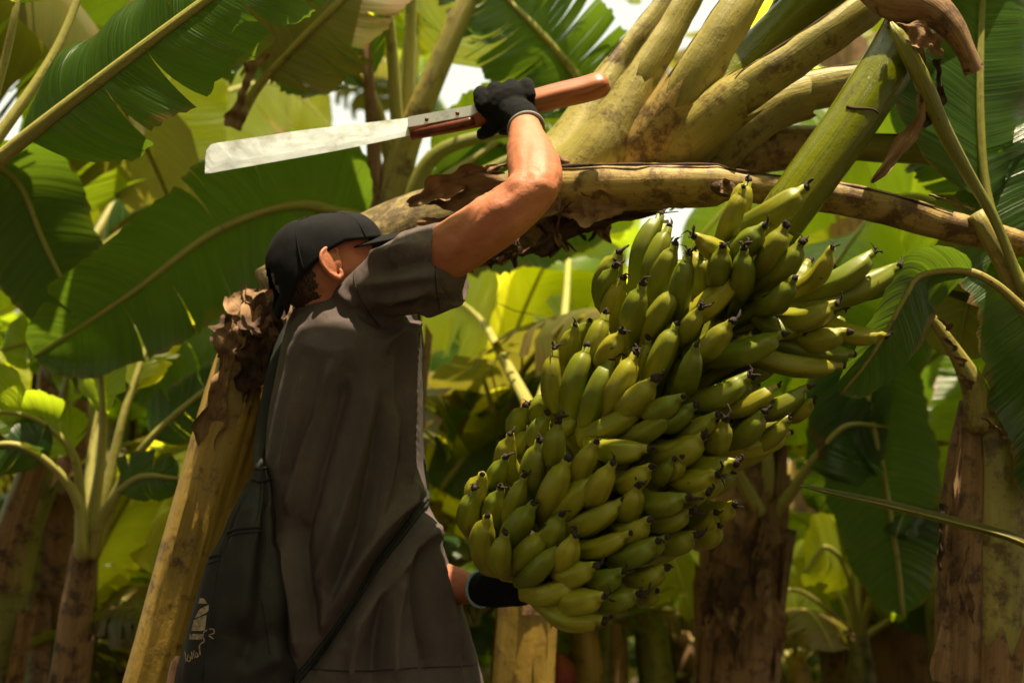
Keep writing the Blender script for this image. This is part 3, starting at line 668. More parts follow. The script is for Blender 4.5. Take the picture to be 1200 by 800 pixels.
def build_fingers():
    for k, q in enumerate(FING.replace('\n', '').split(';')):
        bx, by, tx, ty = map(float, q.split()); rng = np.random.RandomState(300+k)
        i = np.argmin((axp[:, 0]-bx)**2+(axp[:, 1]-by)**2); da = axp[i, 2]
        r = math.hypot(axp[i, 0]-bx, axp[i, 1]-by)/FPX*da
        db = da-0.86*math.sqrt(max(0.165**2-r*r, 0.0))+rng.uniform(-0.01, 0.01)
        back = (int(bx), int(by)) in BACK
        if back: db += 0.055
        # the visible foot lies a little inside its neighbours
        ex = 0.24; bx -= (tx-bx)*ex; by -= (ty-by)*ex
        l = math.hypot(tx-bx, ty-by)/FPX*db; L = 0.148
        dz = math.sqrt(max(L*L-l*l, 0.0))*0.80
        b3 = P(bx, by, db); t3 = P(tx, ty, db-min(dz, 0.10)+(0.02 if back else 0))
        j = min(159, i+int(14+6*rng.rand())); rt = axw[j]; rt = rt+nrm(b3-rt)*0.03
        out = nrm(b3-axw[i])
        ax = nrm(t3-b3); bow = out*0.5-FWD*0.35-UPV*0.45; bow = nrm(bow-ax*(bow @ ax))*0.0185
        finger(rt, b3, t3, (0.0190+0.0018*rng.randn())*(0.86 if back else 1)*(0.8 if math.hypot(tx-bx, ty-by) < 38 and not back else 1.0), 500+k, bow)
    # inner fingers of the same hands, deeper in the bunch
    rng = np.random.RandomState(23)
    for ring in range(9):
        i = int(12+ring*16); c = axw[i]; Tn = nrm(axw[min(i+3, 159)]-axw[max(i-3, 0)])
        e1 = nrm(RIGHT-Tn*(RIGHT @ Tn)); e2 = np.cross(Tn, e1); e2 = e2 if e2 @ FWD > 0 else -e2
        for s in range(8):
            a = -math.pi*(0.04+0.92*s/7)+rng.uniform(-0.08, 0.08); o = e1*math.cos(a)+e2*math.sin(a)
            if math.hypot(PX(c+o*.1)[0]-872, PX(c+o*.1)[1]-378) < 60: continue
            b3 = c+o*0.085; t3 = c+o*rng.uniform(0.120, 0.140)-Tn*rng.uniform(0.075, 0.10)
            if not inside_bunch(t3, (b3+t3)/2): continue
            finger(axw[min(159, i+14)]+o*0.03, b3, t3, 0.0185+0.001*rng.randn(), 1100+ring*10+s, o*0.012)
    # fingers on the far side of the bunch
    rng = np.random.RandomState(17)
    for ring in range(8):
        i = int(18+ring*17); c = axw[i]; Tn = nrm(axw[min(i+3, 159)]-axw[max(i-3, 0)])
        e1 = nrm(RIGHT-Tn*(RIGHT @ Tn)); e2 = np.cross(Tn, e1); e2 = e2 if e2 @ FWD > 0 else -e2
        for s in range(9):
            a = math.pi*(0.06+0.88*s/8)+rng.uniform(-0.08, 0.08); o = e1*math.cos(a)+e2*math.sin(a)
            b3 = c+o*0.135; t3 = c+o*rng.uniform(0.165, 0.185)-Tn*rng.uniform(0.075, 0.10)
            if not inside_bunch(t3, (b3+t3)/2): continue
            finger(axw[min(159, i+14)]+o*0.03, b3, t3, 0.0195+0.001*rng.randn(), 900+ring*10+s, o*0.012)
build_fingers()

# ------------------------------------------------------------------ the worker
root = P(430, 700, 2.70); root[2] = 0
person = thing('person', 'person in black cap and dusty dark T-shirt swinging a machete overhead', 'person', tuple(root))
HC = P(388, 321, 2.645)
hf = nrm(0.90*RIGHT+0.24*UPV+0.29*FWD); hu = UPV-0.18*RIGHT; hu = nrm(hu-hf*(hu @ hf)); hl = np.cross(hu, hf)     # forward, up, left
HAX = np.array([hf, hl, hu])
def H(x, y, z): return HC+np.array([x, y, z]) @ HAX
gs = [ball(H(-0.008, 0, 0.02), (.096, .074, .090), HAX, 24), ball(H(0.030, 0, -0.035), (.064, .058, .078), HAX, 20), ball(H(0.062, 0, -0.088), (.026, .032, .022), HAX, 14),
      ball(H(0.092, 0, -0.022), (.016, .012, .022), HAX, 12), ball(H(0.103, 0, -0.036), (.011, .012, .009), HAX, 12), ball(H(0.082, 0, 0.012), (.018, .048, .012), HAX, 14), ball(H(0.060, -0.040, -0.030), (.026, .020, .020), HAX, 12), ball(H(0.060, 0.040, -0.030), (.026, .020, .020), HAX, 12),
      ball(H(0.086, 0, -0.064), (.010, .022, .006), HAX, 12), ball(H(0.084, 0, -0.075), (.010, .019, .006), HAX, 12)]
NB = P(398, 392, 2.71)
gs.append(limb([H(-0.02, 0, -0.03), (H(-0.02, 0, -0.03)+NB)/2, NB], [.060, .056, .060]))
SR = P(462, 330, 2.54); SL = P(385, 385, 2.86)
TB = [P(395, 400, 2.70), P(405, 520, 2.69), P(415, 650, 2.68), P(425, 760, 2.68)]
for q, r in zip(TB, [(.080, .13), (.095, .14), (.095, .14), (.110, .16)]): gs.append(ball(q, (r[0], r[1], .13), np.array([RIGHT, FWD, UPV])))
EL = P(626, 222, 2.45); WR = P(616, 146, 2.655)
gs.append(limb([P(425, 352, 2.60), SR, P(515, 300, 2.50), P(570, 266, 2.465), P(606, 240, 2.452), EL], [.036, .044, .050, .050, .046, .041]))
gs.append(limb([EL+np.array([0.002, 0, 0]), P(628, 205, 2.49), P(622, 182, 2.55), P(617, 160, 2.61), WR], [.041, .048, .044, .034, .028]))
gs.append(ball(P(572, 250, 2.455), (.055, .034, .034), np.array([nrm(RIGHT+0.62*UPV), nrm(UPV-0.62*RIGHT), FWD])))
ELl = P(455, 640, 2.90); WL = P(556, 690, 2.60)
gs.append(limb([SL, P(420, 500, 2.92), ELl], [.06, .05, .042])); gs.append(limb([ELl, P(500, 676, 2.76), WL, P(590, 690, 2.545)], [.042, .045, .028, .03]))
for sx, dd in ((-1, 2.60), (1, 2.78)):
    hip = P(420, 790, dd); kn = np.array([hip[0]+0.02+0.03*sx, hip[1]+0.02, 0.46]); an = np.array([hip[0]-0.03+0.10*sx, hip[1]+0.02, 0.07])
    gs.append(limb([hip, kn, an], [.082, .056, .040])); gs.append(limb([an, an+np.array([0.13, 0.02, -0.03])], [.042, .035]))
V, F, E = union(gs, 0.0042, 3)
# flexed muscle and tendon relief on the raised arm
px, py, dd = PX(V); N = vnormals(V, F)
V = V+N*(0.0011*vnoise(V*42, 3)+0.0006*vnoise(V*110, 4))[:, None]
def relief(V, N, px, py, line, sig, amp, dmax=9):
    L = catmull(np.array([[*q, 0] for q in line], float), 60)[:, :2]
    D = np.min((px[:, None]-L[None, :, 0])**2+(py[:, None]-L[None, :, 1])**2, axis=1)
    return V+N*(amp*np.exp(-D/(2*sig*sig))*(N @ -FWD > 0.05)*(dd < dmax))[:, None]
near = (px > 520) & (py < 330) & (dd < 2.75)
for line, sg, am in (([(590, 205), (560, 240), (535, 275)], 5, -.005), ([(640, 235), (590, 262), (540, 312)], 7, -.004), ([(612, 160), (604, 190), (600, 210)], 7, .004), ([(636, 170), (640, 200)], 6, .0015), ([(622, 222), (628, 214)], 9, .0025), ([(606, 168), (612, 195), (606, 222), (590, 244)], 2.6, .0011), ([(628, 165), (620, 190), (622, 205)], 2.4, .0009), ([(575, 240), (556, 262), (540, 285)], 9, .005), ([(600, 262), (570, 285), (545, 318)], 8, .004), ([(598, 226), (612, 214), (626, 200)], 5, -.0020)):
    Vn = relief(V, N, px, py, line, sg, am); V = np.where(near[:, None], Vn, V)
# ear (helix rim, lobe and hollow), joined into the body mesh
def ear(sgn):
    pts = [(-0.004, 0.018), (0.010, 0.030), (0.006, 0.041), (-0.010, 0.044), (-0.024, 0.034), (-0.028, 0.016), (-0.022, -0.002), (-0.012, -0.016), (-0.002, -0.024), (0.006, -0.020), (0.008, -0.008)]
    off = (-0.004, 0.010); y0 = 0.072; pts = [(a*0.95, b*0.84) for a, b in pts]
    rim = np.array([H(a+off[0], sgn*(y0+0.010+0.018*max(0, -a/0.03)), b+off[1]-0.004) for a, b in pts])
    r = np.interp(np.linspace(0, 1, 40), [0, .2, .5, .7, .85, 1], [.002, .0036, .0034, .0038, .0066, .003])
    g = [tube(catmull(rim, 40), r, 10)]
    inn = np.array([H(a*0.62+off[0]-0.002, sgn*(y0+0.006+0.010*max(0, -a/0.03)), b*0.62+off[1]+0.003) for a, b in pts])
    g.append(tube(catmull(inn, 30), np.interp(np.linspace(0, 1, 30), [0, .5, 1], [.003, .0036, .003]), 8))
    o_ = sgn*hl; a1 = nrm(-hf*0.84+o_*0.54); a2 = nrm(np.cross(a1, hu)); EA = np.array([a1, a2, hu])
    g.append(ball(H(off[0]-0.010, sgn*(y0+0.0150), off[1]+0.006), (.0185, .0042, .0275), EA, 18))
    g.append(ball(H(off[0]+0.000, sgn*(y0+0.004), off[1]+0.006), (.016, .010, .022), HAX, 14))
    g.append(ball(H(off[0]+0.004, sgn*(y0+0.007), off[1]+0.0), (.005, .006, .007), HAX, 10))
    return union(g, 0.0016, 2)[:2]
e1 = ear(-1); e2 = ear(1)
body = merge((V, F, None), (e1[0], e1[1], None), (e2[0], e2[1], None))
obj('body', (body[0], body[1], None), SKIN, person)
for s in (-1, 1): obj('eye', ball(H(0.076, 0.030*s, -0.008), .0115, HAX, 14), EYE, person)
# short hair below the cap: shell hugging the skull
def cap_line(x): return float(np.interp(x, [-.1, -.075, -.017, .02, .1], [-.056, -.006, .034, .046, .041]))      # z of the cap's rim in head space
def hair_shell():
    n, m = 180, 64; V = []; F = []
    for i in range(m):
        for j in range(n):
            a = 2*math.pi*j/n
            el = rad(35)-rad(103)*i/(m-1)
            V.append(np.array([-0.008+.0995*math.cos(el)*math.cos(a), .0775*math.cos(el)*math.sin(a), 0.02+.093*math.sin(el)]))
    wob = lambda v: 0.004*math.sin(v[2]*420+v[1]*300)+0.003*math.sin(v[2]*900)
    keep = lambda v: (v[0]+wob(v) < -0.040 and v[2] > -0.072-0.3*(v[0]+0.03)) or (v[2] > 0.036 and v[0] < 0.0) or v[2] > 0.058
    for i in range(m-1):
        for j in range(n):
            f = (i*n+j, i*n+(j+1) % n, (i+1)*n+(j+1) % n, (i+1)*n+j)
            if all(keep(V[q]) for q in f): F.append(f)
    V = np.array(V); V = V+0.0018*vnoise(V*220, 3)[:, None]*nrm(V)
    return np.array([H(*v) for v in V]), F, None
obj('hair', hair_shell(), HAIR, person)
# cap
def cap_geo():
    n, m = 72, 20; V = []; F = []
    for i in range(m+1):
        for j in range(n):
            a = 2*math.pi*j/n; ca, sa = math.cos(a), math.sin(a)
            zb = cap_line(0.108*ca-0.008)
            # arch opening at the back
            if ca < -0.80 : zb += 0.0
            t = i/m; zt = 0.108
            x = 1-t; z = zb+(zt-zb)*math.sin(t*math.pi/2)**0.9; rr = math.cos(t*math.pi/2)**0.62
            rx, ry = .114*rr, .0885*rr
            v = np.array([-0.008+rx*ca-0.006*t, ry*sa, z])
            seam = 0.0012*math.cos(6*a)**24
            v[:2] *= 1-seam*6
            V.append(v)
    for i in range(m):
        for j in range(n):
            a = 2*math.pi*(j+0.5)/n
            if i < 7 and math.cos(a) < -0.86-0.02*(i/7)**2*6: continue
            F.append((i*n+j, i*n+(j+1) % n, (i+1)*n+(j+1) % n, (i+1)*n+j))
    V = np.array(V); V = V+0.0022*vnoise(V*38, 7)[:, None]*nrm(V)+0.0010*vnoise(V*90, 9)[:, None]*nrm(V)
    return np.array([H(*v) for v in V]), F, None
cp = obj('cap', cap_geo(), CAPM, person)
so = cp.modifiers.new('thick', 'SOLIDIFY'); so.thickness = 0.003; so.offset = 1
def brim_geo():
    V = []; F = []; n, m = 26, 8
    for j in range(n+1):
        a = -1.12+2.24*j/n
        for i in range(m+1):
            t = i/m; x0 = -0.008+.108*math.cos(a); y0 = .085*math.sin(a)
            ext = 0.14*math.cos(a*0.80)**0.7
            x = x0+ext*t; y = y0*(1-0.10*t); z = 0.048-0.006*t-2.2*y*y
            V.append((x, y, z)); 
    for j in range(n):
        for i in range(m):
            b = j*(m+1)+i; F.append((b, b+1, b+m+2, b+m+1))
    return np.array([H(*v) for v in V]), F, None
br = obj('brim', brim_geo(), CAPM, cp); so = br.modifiers.new('thick', 'SOLIDIFY'); so.thickness = 0.004
st = np.array([H(-0.008+.111*math.cos(a), .0875*math.sin(a), cap_line(0.1*math.cos(a))+0.006) for a in np.linspace(math.pi-0.62, math.pi+0.62, 16)])
def ribbon(pts, hw, nrmdir, th=0.002):
    pts = np.asarray(pts, float); n = len(pts); T = nrm(np.gradient(pts, axis=0)); Nn = np.asarray(nrmdir, float)*np.ones((n, 1)); Nn = nrm(Nn-T*np.sum(Nn*T, 1)[:, None]); S = np.cross(T, Nn); V = []; F = []
    hw = np.broadcast_to(hw, (n,))
    for i in range(n):
        for a, b in ((-1, -1), (1, -1), (1, 1), (-1, 1)): V.append(pts[i]+S[i]*hw[i]*a+Nn[i]*th*b)
    for i in range(n-1):
        for k in range(4): F.append((i*4+k, i*4+(k+1) % 4, i*4+4+(k+1) % 4, i*4+4+k))
    F += [(3, 2, 1, 0), tuple(range((n-1)*4, n*4))]
    return np.array(V), F, None
obj('strap', ribbon(st, 0.010, st-HC), CAPM, cp)
for a0 in (2.05, -2.05, 0.9, -0.9):
    cl = []
    for t in np.linspace(0.02, 0.97, 16):
        ca, sa = math.cos(a0), math.sin(a0); zb = cap_line(0.108*ca-0.008); rr = math.cos(t*math.pi/2)**0.62
        v = np.array([-0.008+.1155*rr*ca-0.006*t, .090*rr*sa, zb+(0.108-zb)*math.sin(t*math.pi/2)**0.9+0.001]); cl.append(H(*(v*1.016)))
    obj('seam', tube(np.array(cl), .0014, 6), CAPM, cp)
obj('button', ball(H(-0.013, 0, 0.110), (.007, .007, .004), HAX, 12), CAPM, cp)
# --- shirt
ROWS = [(352, 352, 470, .105, 2.70), (372, 342, 492, .150, 2.69), (395, 336, 497, .170, 2.685), (430, 327, 496, .178, 2.68), (480, 318, 496, .178, 2.675), (540, 312, 496, .176, 2.67), (590, 309, 502, .176, 2.67), (640, 305, 519, .182, 2.67), (700, 300, 539, .19, 2.67), (760, 297, 557, .197, 2.67), (800, 295, 567, .20, 2.67), (818, 296, 570, .20, 2.67)]
RW = np.array(ROWS, float)
def shirt_geo():
    ys = np.concatenate([np.linspace(352, 818, 40)]); n = 48; V = []; F = []
    for y in ys:
        l, r, b, d = [np.interp(y, RW[:, 0], RW[:, k]) for k in (1, 2, 3, 4)]
        for j in range(n):
            a = 2*math.pi*j/n; ca, sa = math.cos(a), math.sin(a); p = 2/2.25
            ca = math.copysign(abs(ca)**p, ca); sa = math.copysign(abs(sa)**p, sa)
            V.append(P((l+r)/2+(r-l)/2*ca, y, d)+FWD*b*sa)
    for i in range(len(ys)-1):
        for j in range(n): F.append((i*n+j, i*n+(j+1) % n, (i+1)*n+(j+1) % n, (i+1)*n+j))
    F.append(tuple(range(n))); F.append(tuple((len(ys)-1)*n+j for j in range(n-1, -1, -1)))
    tor = (np.array(V), F, None)
    sh = [ball(P(368, 402, 2.69), (.052, .13, .062), np.array([RIGHT, FWD, UPV]), 20), ball(P(378, 378, 2.68), (.058, .12, .042), np.array([RIGHT, FWD, UPV]), 20), ball(P(402, 372, 2.63), (.055, .075, .045), np.array([RIGHT, FWD, UPV]), 20), ball(P(392, 378, 2.70), (.078, .16, .055), np.array([RIGHT, FWD, UPV]), 20), ball(P(400, 392, 2.80), (.09, .13, .09), np.array([RIGHT, FWD, UPV]), 20)]
    sl = limb([P(400, 375, 2.64), P(430, 346, 2.585), P(470, 327, 2.545), P(500, 317, 2.525)], [.044, .050, .068, .076], 24)
    # sleeve end: hollow cuff
    sp, sr = ppath([(485, 322, 2.535, .080), (505, 316, 2.52, .0785), (530, 310, 2.505, .0770)], 12)
    ax = nrm(sp[-1]-sp[0]); o1 = tube(sp, sr[:, 0], 40, up=UPV, flat=1.0)
    Vn = o1[0].copy(); nn = 40; Fn = [f for f in o1[1] if len(f) == 4]
    k0 = len(Vn); inner = np.vstack([sp[-1]+(Vn[-nn:]-sp[-1])*0.92, sp[5]+(Vn[-nn:]-sp[-1])*0.90])
    Vn = np.vstack([Vn, inner])
    for j in range(nn):
        a, b = k0-nn+j, k0-nn+(j+1) % nn; Fn.append((a, b, k0+(j+1) % nn, k0+j)); Fn.append((k0+j, k0+(j+1) % nn, k0+nn+(j+1) % nn, k0+nn+j))
    Fn.append(tuple(k0+nn+j for j in range(nn))); Fn.append(tuple(range(nn-1, -1, -1)))
    lsl = limb([SL, P(405, 455, 2.90), P(418, 500, 2.92)], [.085, .082, .078], 20)
    V, F, E = union([tor]+sh+[sl, (Vn, Fn, None), lsl], 0.0042, 4, plain=8)
    px, py, d = PX(V); N = vnormals(V, F); fr = np.clip((N @ -FWD)*1.6+0.25, 0, 1)
    folds = [  # polyline in the photograph, width px, height m (ridge +, groove -)
        ([(392, 420), (375, 470), (352, 540), (338, 610)], 5, .007), ([(408, 440), (392, 500), (372, 570), (352, 640)], 6, -.007), ([(438, 450), (418, 540), (395, 620), (368, 690)], 6, .009), ([(452, 470), (434, 560), (408, 650), (380, 720)], 6, -.008),
        ([(470, 470), (452, 570), (430, 640), (400, 710)], 5, .006), ([(360, 430), (345, 490), (332, 560)], 5, .005), ([(372, 470), (352, 520), (338, 570)], 5, -.005),
        ([(345, 400), (385, 412), (425, 405)], 14, .004), ([(494, 385), (492, 470), (490, 560)], 3.5, -.007), ([(484, 380), (480, 460), (478, 570)], 4, .006), ([(474, 400), (470, 480), (466, 560)], 4, -.006),
        ([(462, 382), (430, 372), (412, 345)], 4, -.006), ([(520, 366), (480, 384), (452, 400)], 4, .008), ([(500, 352), (468, 362), (440, 368)], 4, -.006), ([(505, 340), (470, 347), (438, 352)], 4, .006), ([(520, 352), (490, 372), (470, 396), (455, 430)], 5, -.006),
        ([(420, 300), (452, 296), (490, 285)], 5, .004), ([(436, 318), (470, 312), (512, 300)], 6, -.004), ([(425, 335), (465, 328), (515, 322)], 5, .004), ([(395, 340), (420, 360), (432, 380)], 5, .004),
        ([(500, 588), (475, 622), (440, 667), (395, 735), (350, 795)], 6, -.012), ([(512, 605), (486, 640), (452, 685), (408, 752)], 8, .008), ([(490, 575), (460, 605), (425, 650), (382, 720)], 7, .009),
        ([(500, 612), (512, 680), (540, 770)], 7, .009), ([(488, 640), (492, 710), (505, 790)], 6, -.010), ([(470, 670), (462, 730), (462, 800)], 8, .010), ([(450, 690), (438, 750), (435, 800)], 6, -.008), ([(522, 650), (532, 720), (552, 790)], 5, -.007), ([(425, 730), (415, 770), (412, 805)], 6, .007),
        ([(330, 640), (345, 700), (352, 770)], 7, .007), ([(345, 600), (360, 680), (372, 760)], 7, -.007), ([(400, 600), (385, 680), (378, 750)], 7, .006)]
    disp = np.zeros(len(V))
    for line, sg, am in folds:
        L = catmull(np.array([[*q, 0] for q in line], float), 50)[:, :2]
        D = np.full(len(V), 1e9)
        for q in L: D = np.minimum(D, (px-q[0])**2+(py-q[1])**2)
        en = np.minimum(1, np.minimum(np.hypot(px-L[0, 0], py-L[0, 1]), np.hypot(px-L[-1, 0], py-L[-1, 1]))/25+0.25)
        disp += 2.9*am*(0.6*np.exp(-D/(2*sg*sg))+0.7*np.exp(-np.sqrt(D+1.5)/(0.75*sg)))*en
    V = V+N*(disp*fr)[:, None]
    Q = V*np.array([14, 14, 5.0]); V = V+N*(0.0016*vnoise(Q, 2)+0.0010*vnoise(Q*2.3, 5)+0.0007*vnoise(V*60, 6))[:, None]
    return laplace(V, E, 1, 0.4), F
SV, SF = shirt_geo()
shirt = obj('shirt', (SV, SF, None), SHIRT, person)
BV = BVHTree.FromPolygons([Vector(v) for v in SV], [list(f) for f in SF])
def on_shirt(px, py, lift=0.0):
    d = Vector(nrm(P(px, py, 1.0)-CAM)); h = BV.ray_cast(Vector(CAM), d)
    if h[0] is None: return None
    return np.array(h[0])-np.array(d)*lift
def shirt_line(line, n, lift):
    L = catmull(np.array([[*q, 0] for q in line], float), n)[:, :2]
    pts = [on_shirt(a, b, lift) for a, b in L]; return np.array([p for p in pts if p is not None])
obj('seam', tube(shirt_line([(420, 306), (415, 322), (420, 345), (432, 366), (446, 384)], 24, .0005), .0016, 6), THREAD, shirt)
obj('seam', tube(shirt_line([(513, 268), (510, 300), (511, 335), (515, 362)], 20, .0004), .0013, 6), THREAD, shirt)
obj('hem', tube(shirt_line([(352, 783), (420, 786), (490, 782), (545, 780), (558, 778)], 30, .0004), .0014, 6), THREAD, shirt)
# --- trousers and boots
gs = [ball(P(425, 800, 2.68), (.155, .165, .12), np.array([RIGHT, FWD, UPV]), 20)]
for sx, dq in ((-1, 2.60), (1, 2.78)):
    hip = P(420, 800, dq); kn = np.array([hip[0]+0.02+0.03*sx, hip[1]+0.02, 0.46]); an = np.array([hip[0]-0.03+0.10*sx, hip[1]+0.02, 0.16])
    gs.append(limb([hip, kn, an], [.105, .082, .072]))
V, F, E = union(gs, 0.008, 4); N = vnormals(V, F); V = V+N*(0.006*vnoise(V*np.array([12, 12, 16]), 4))[:, None]
obj('trousers', (V, F, None), TROUSER, person)
for sx, dq in ((-1, 2.60), (1, 2.78)):
    hip = P(420, 800, dq); an = np.array([hip[0]-0.03+0.10*sx, hip[1]+0.02, 0.07])
    V, F, E = union([limb([an+[0, 0, .12], an+[0, 0, 0.0]], [.052, .055]), limb([an+[-0.01, 0, -.03], an+[.09, .015, -.035], an+[.17, .03, -.04]], [.05, .048, .038])], 0.006, 3); V[:, 2] = np.maximum(V[:, 2], -0.025)
    obj('boot', (V, F, None), RUBBER, person)
# --- machete and the hand round its handle
h0 = P(482, 149, 2.735); h1 = P(700, 103, 2.715); hx = nrm(h1-h0); hc = nrm(-FWD-hx*(-FWD @ hx)); hn = np.cross(hc, hx); hn = hn if hn @ UPV > 0 else -hn
mach = thing('machete', 'worn steel machete with long reddish wooden handle held overhead', 'machete', tuple(P(600, 125, 2.72)))
top = [(240.5, 195), (241.5, 178), (247, 169.5), (262, 166.5), (300, 161), (352, 153), (420, 145), (484, 137.5)]; bot = [(240, 203.5), (244, 203.5), (252, 202), (268, 199), (300, 193.5), (400, 175.5), (484, 158)]
tp = catmull(np.array([[*q, 0] for q in top], float), 30)[:, :2]; bp = catmull(np.array([[*q, 0] for q in bot], float), 30)[:, :2]
V = []; F = []
for i in range(30):
    d = np.interp(i/29, [0, 1], [2.775, 2.735]); a, b = P(*tp[i], d+.0006*(bp[i, 1]-tp[i, 1])), P(*bp[i], d)
    m_ = a*0.25+b*0.75
    for q, th in ((a, .0011), (m_, .0012), (b, .0002)): V += [q-FWD*th, q+FWD*th]
for i in range(29):
    k = i*6; F += [(k, k+6, k+8, k+2), (k+2, k+8, k+10, k+4), (k+1, k+3, k+9, k+7), (k+3, k+5, k+11, k+9), (k, k+1, k+7, k+6), (k+4, k+10, k+11, k+5)]
F += [(0, 2, 3, 1), (2, 4, 5, 3), (174, 175, 177, 176), (176, 177, 179, 178)]
obj('blade', (np.array(V), F, None), STEEL, mach, smooth=False)
def oval_mod(th, t): return 1+0.10*np.cos(4*th)
w, r_ = ppath([(480, 152, 2.735, .0165), (540, 140, 2.73, .0175), (600, 126, 2.72, .0185), (650, 113, 2.715, .0195), (685, 105, 2.712, .020), (704, 99, 2.71, .0195), (712, 96, 2.71, .013)], 34)
handle = obj('handle', tube(w, r_[:, 0], 16, oval_mod, up=UPV, flat=1.15), WOOD, mach)
w, r_ = ppath([(481, 156.5, 2.718, .0085), (520, 149, 2.713, .0095), (556, 141, 2.712, .009)], 12)
obj('grip_scale', tube(w, r_[:, 0], 10, oval_mod), WOODD, mach)
pl = []
for (a, b) in ((478, 137), (560, 122), (560, 134), (478, 149)): pl.append(P(a, b, 2.7085))
pl = np.array(pl); pv = np.vstack([pl, pl+FWD*.005]); obj('tang_plate', (pv, [(0, 1, 2, 3), (7, 6, 5, 4), (0, 4, 5, 1), (1, 5, 6, 2), (2, 6, 7, 3), (3, 7, 4, 0)], None), STEEL, mach, smooth=False)
for (a, b) in ((500, 140), (536, 133)): obj('rivet', ball(P(a, b, 2.7085), (.004, .004, .002), np.array([RIGHT, UPV, FWD]), 12), WOODD, mach)
for a in (645, 658, 671):
    c = P(a, 116-(a-645)*0.23, 2.698); obj('groove', tube(np.array([c-hx*.012+hn*.008, c+hx*.012+hn*.002]), .0009, 6), BLACKTIP, handle)
def handle_at(px):
    return P(px, np.interp(px, [482, 600, 700], [151, 126, 103]), np.interp(px, [482, 700], [2.733, 2.712]))
gs = []
hcen = handle_at(596)
gs.append(ball(hcen+hc*.022+hn*.004, (.054, .042, .036), np.array([hx, hn, hc]), 20))
gs.append(limb([P(616, 148, 2.650), P(610, 138, 2.668), hcen+hc*.028-hn*.010], [.033, .034, .034]))
for q, x in enumerate((569, 586, 604, 621)):
    c = handle_at(x); L = [1.0, 1.08, 1.04, .9][q]; r = [.0145, .015, .0145, .0135][q]
    gs.append(limb([c+hc*.034+hn*.010, c+hc*.022+hn*.033*L, c-hc*.012+hn*.034, c-hc*.034*L-hn*.002, c-hc*.020-hn*.030*L, c+hc*.002-hn*.032], [r*1.15, r*1.12, r, r, r*.95, r*.9], 10, 22))
c = handle_at(574); gs.append(limb([hcen+hc*.030-hn*.024-hx*.012, handle_at(582)+hc*.026-hn*.028, handle_at(568)+hc*.010-hn*.036, handle_at(560)-hc*.014-hn*.036], [.017, .0155, .0135, .012], 10, 16))
V, F, E = union(gs, 0.0026, 3); N = vnormals(V, F); V = V+N*(0.0009*vnoise(V*120, 4))[:, None]
gR = obj('glove', (V, F, None), GLOVE, person, label='black glove gripping the machete')
fa = nrm(P(610, 138, 2.668)-P(618, 160, 2.612))
def ringtube(c, axis, r, rt, n=28):
    a = nrm(np.cross(axis, [0.2, 0.1, 1])); b = np.cross(axis, a)
    pts = np.array([c+(a*math.cos(t)+b*math.sin(t))*r for t in np.linspace(0, 2*math.pi, n+1)]); return tube(pts, rt, 8, cap=False)
obj('cuff', ringtube(P(616.5, 150, 2.643), fa, .0325, .0036), CUFFG, gR)
# --- left glove under the bunch
lx = nrm(P(600, 690, 2.53)-WL); lc = nrm(-FWD-lx*(-FWD @ lx)); ln = np.cross(lc, lx); ln = ln if ln @ UPV > 0 else -ln
gs = [limb([P(564, 690, 2.585), P(578, 689, 2.555), P(600, 687, 2.525)], [.031, .034, .036]), ball(P(606, 689, 2.515), (.046, .032, .034), np.array([lx, ln, lc]), 20)]
for q in range(4):
    s = [-.026, -.009, .008, .024][q]; b0 = P(618, 689, 2.505)+lc*s; L = [.9, 1, .98, .82][q]
    gs.append(limb([b0-lx*.01, b0+lx*.028*L-ln*.006, b0+lx*.055*L-ln*.008, b0+lx*.075*L+ln*.006, b0+lx*.082*L+ln*.022], [.0125, .012, .0115, .0108, .0095], 10, 18))
b0 = P(592, 676, 2.50); gs.append(limb([b0, b0+lx*.018+ln*.022, b0+lx*.046+ln*.032, b0+lx*.066+ln*.030], [.017, .0145, .0125, .0105], 10, 16))
V, F, E = union(gs, 0.0026, 3); N = vnormals(V, F); V = V+N*(0.0011*vnoise(V*np.array([90, 90, 60]), 4))[:, None]
gL = obj('glove', (V, F, None), GLOVE, person, label='black glove with pale blue cuff edge under the bananas')
obj('cuff', ringtube(P(563.5, 690, 2.585), nrm(P(578, 689, 2.555)-P(556, 690, 2.60)), .0315, .0030), CUFFB, gL)

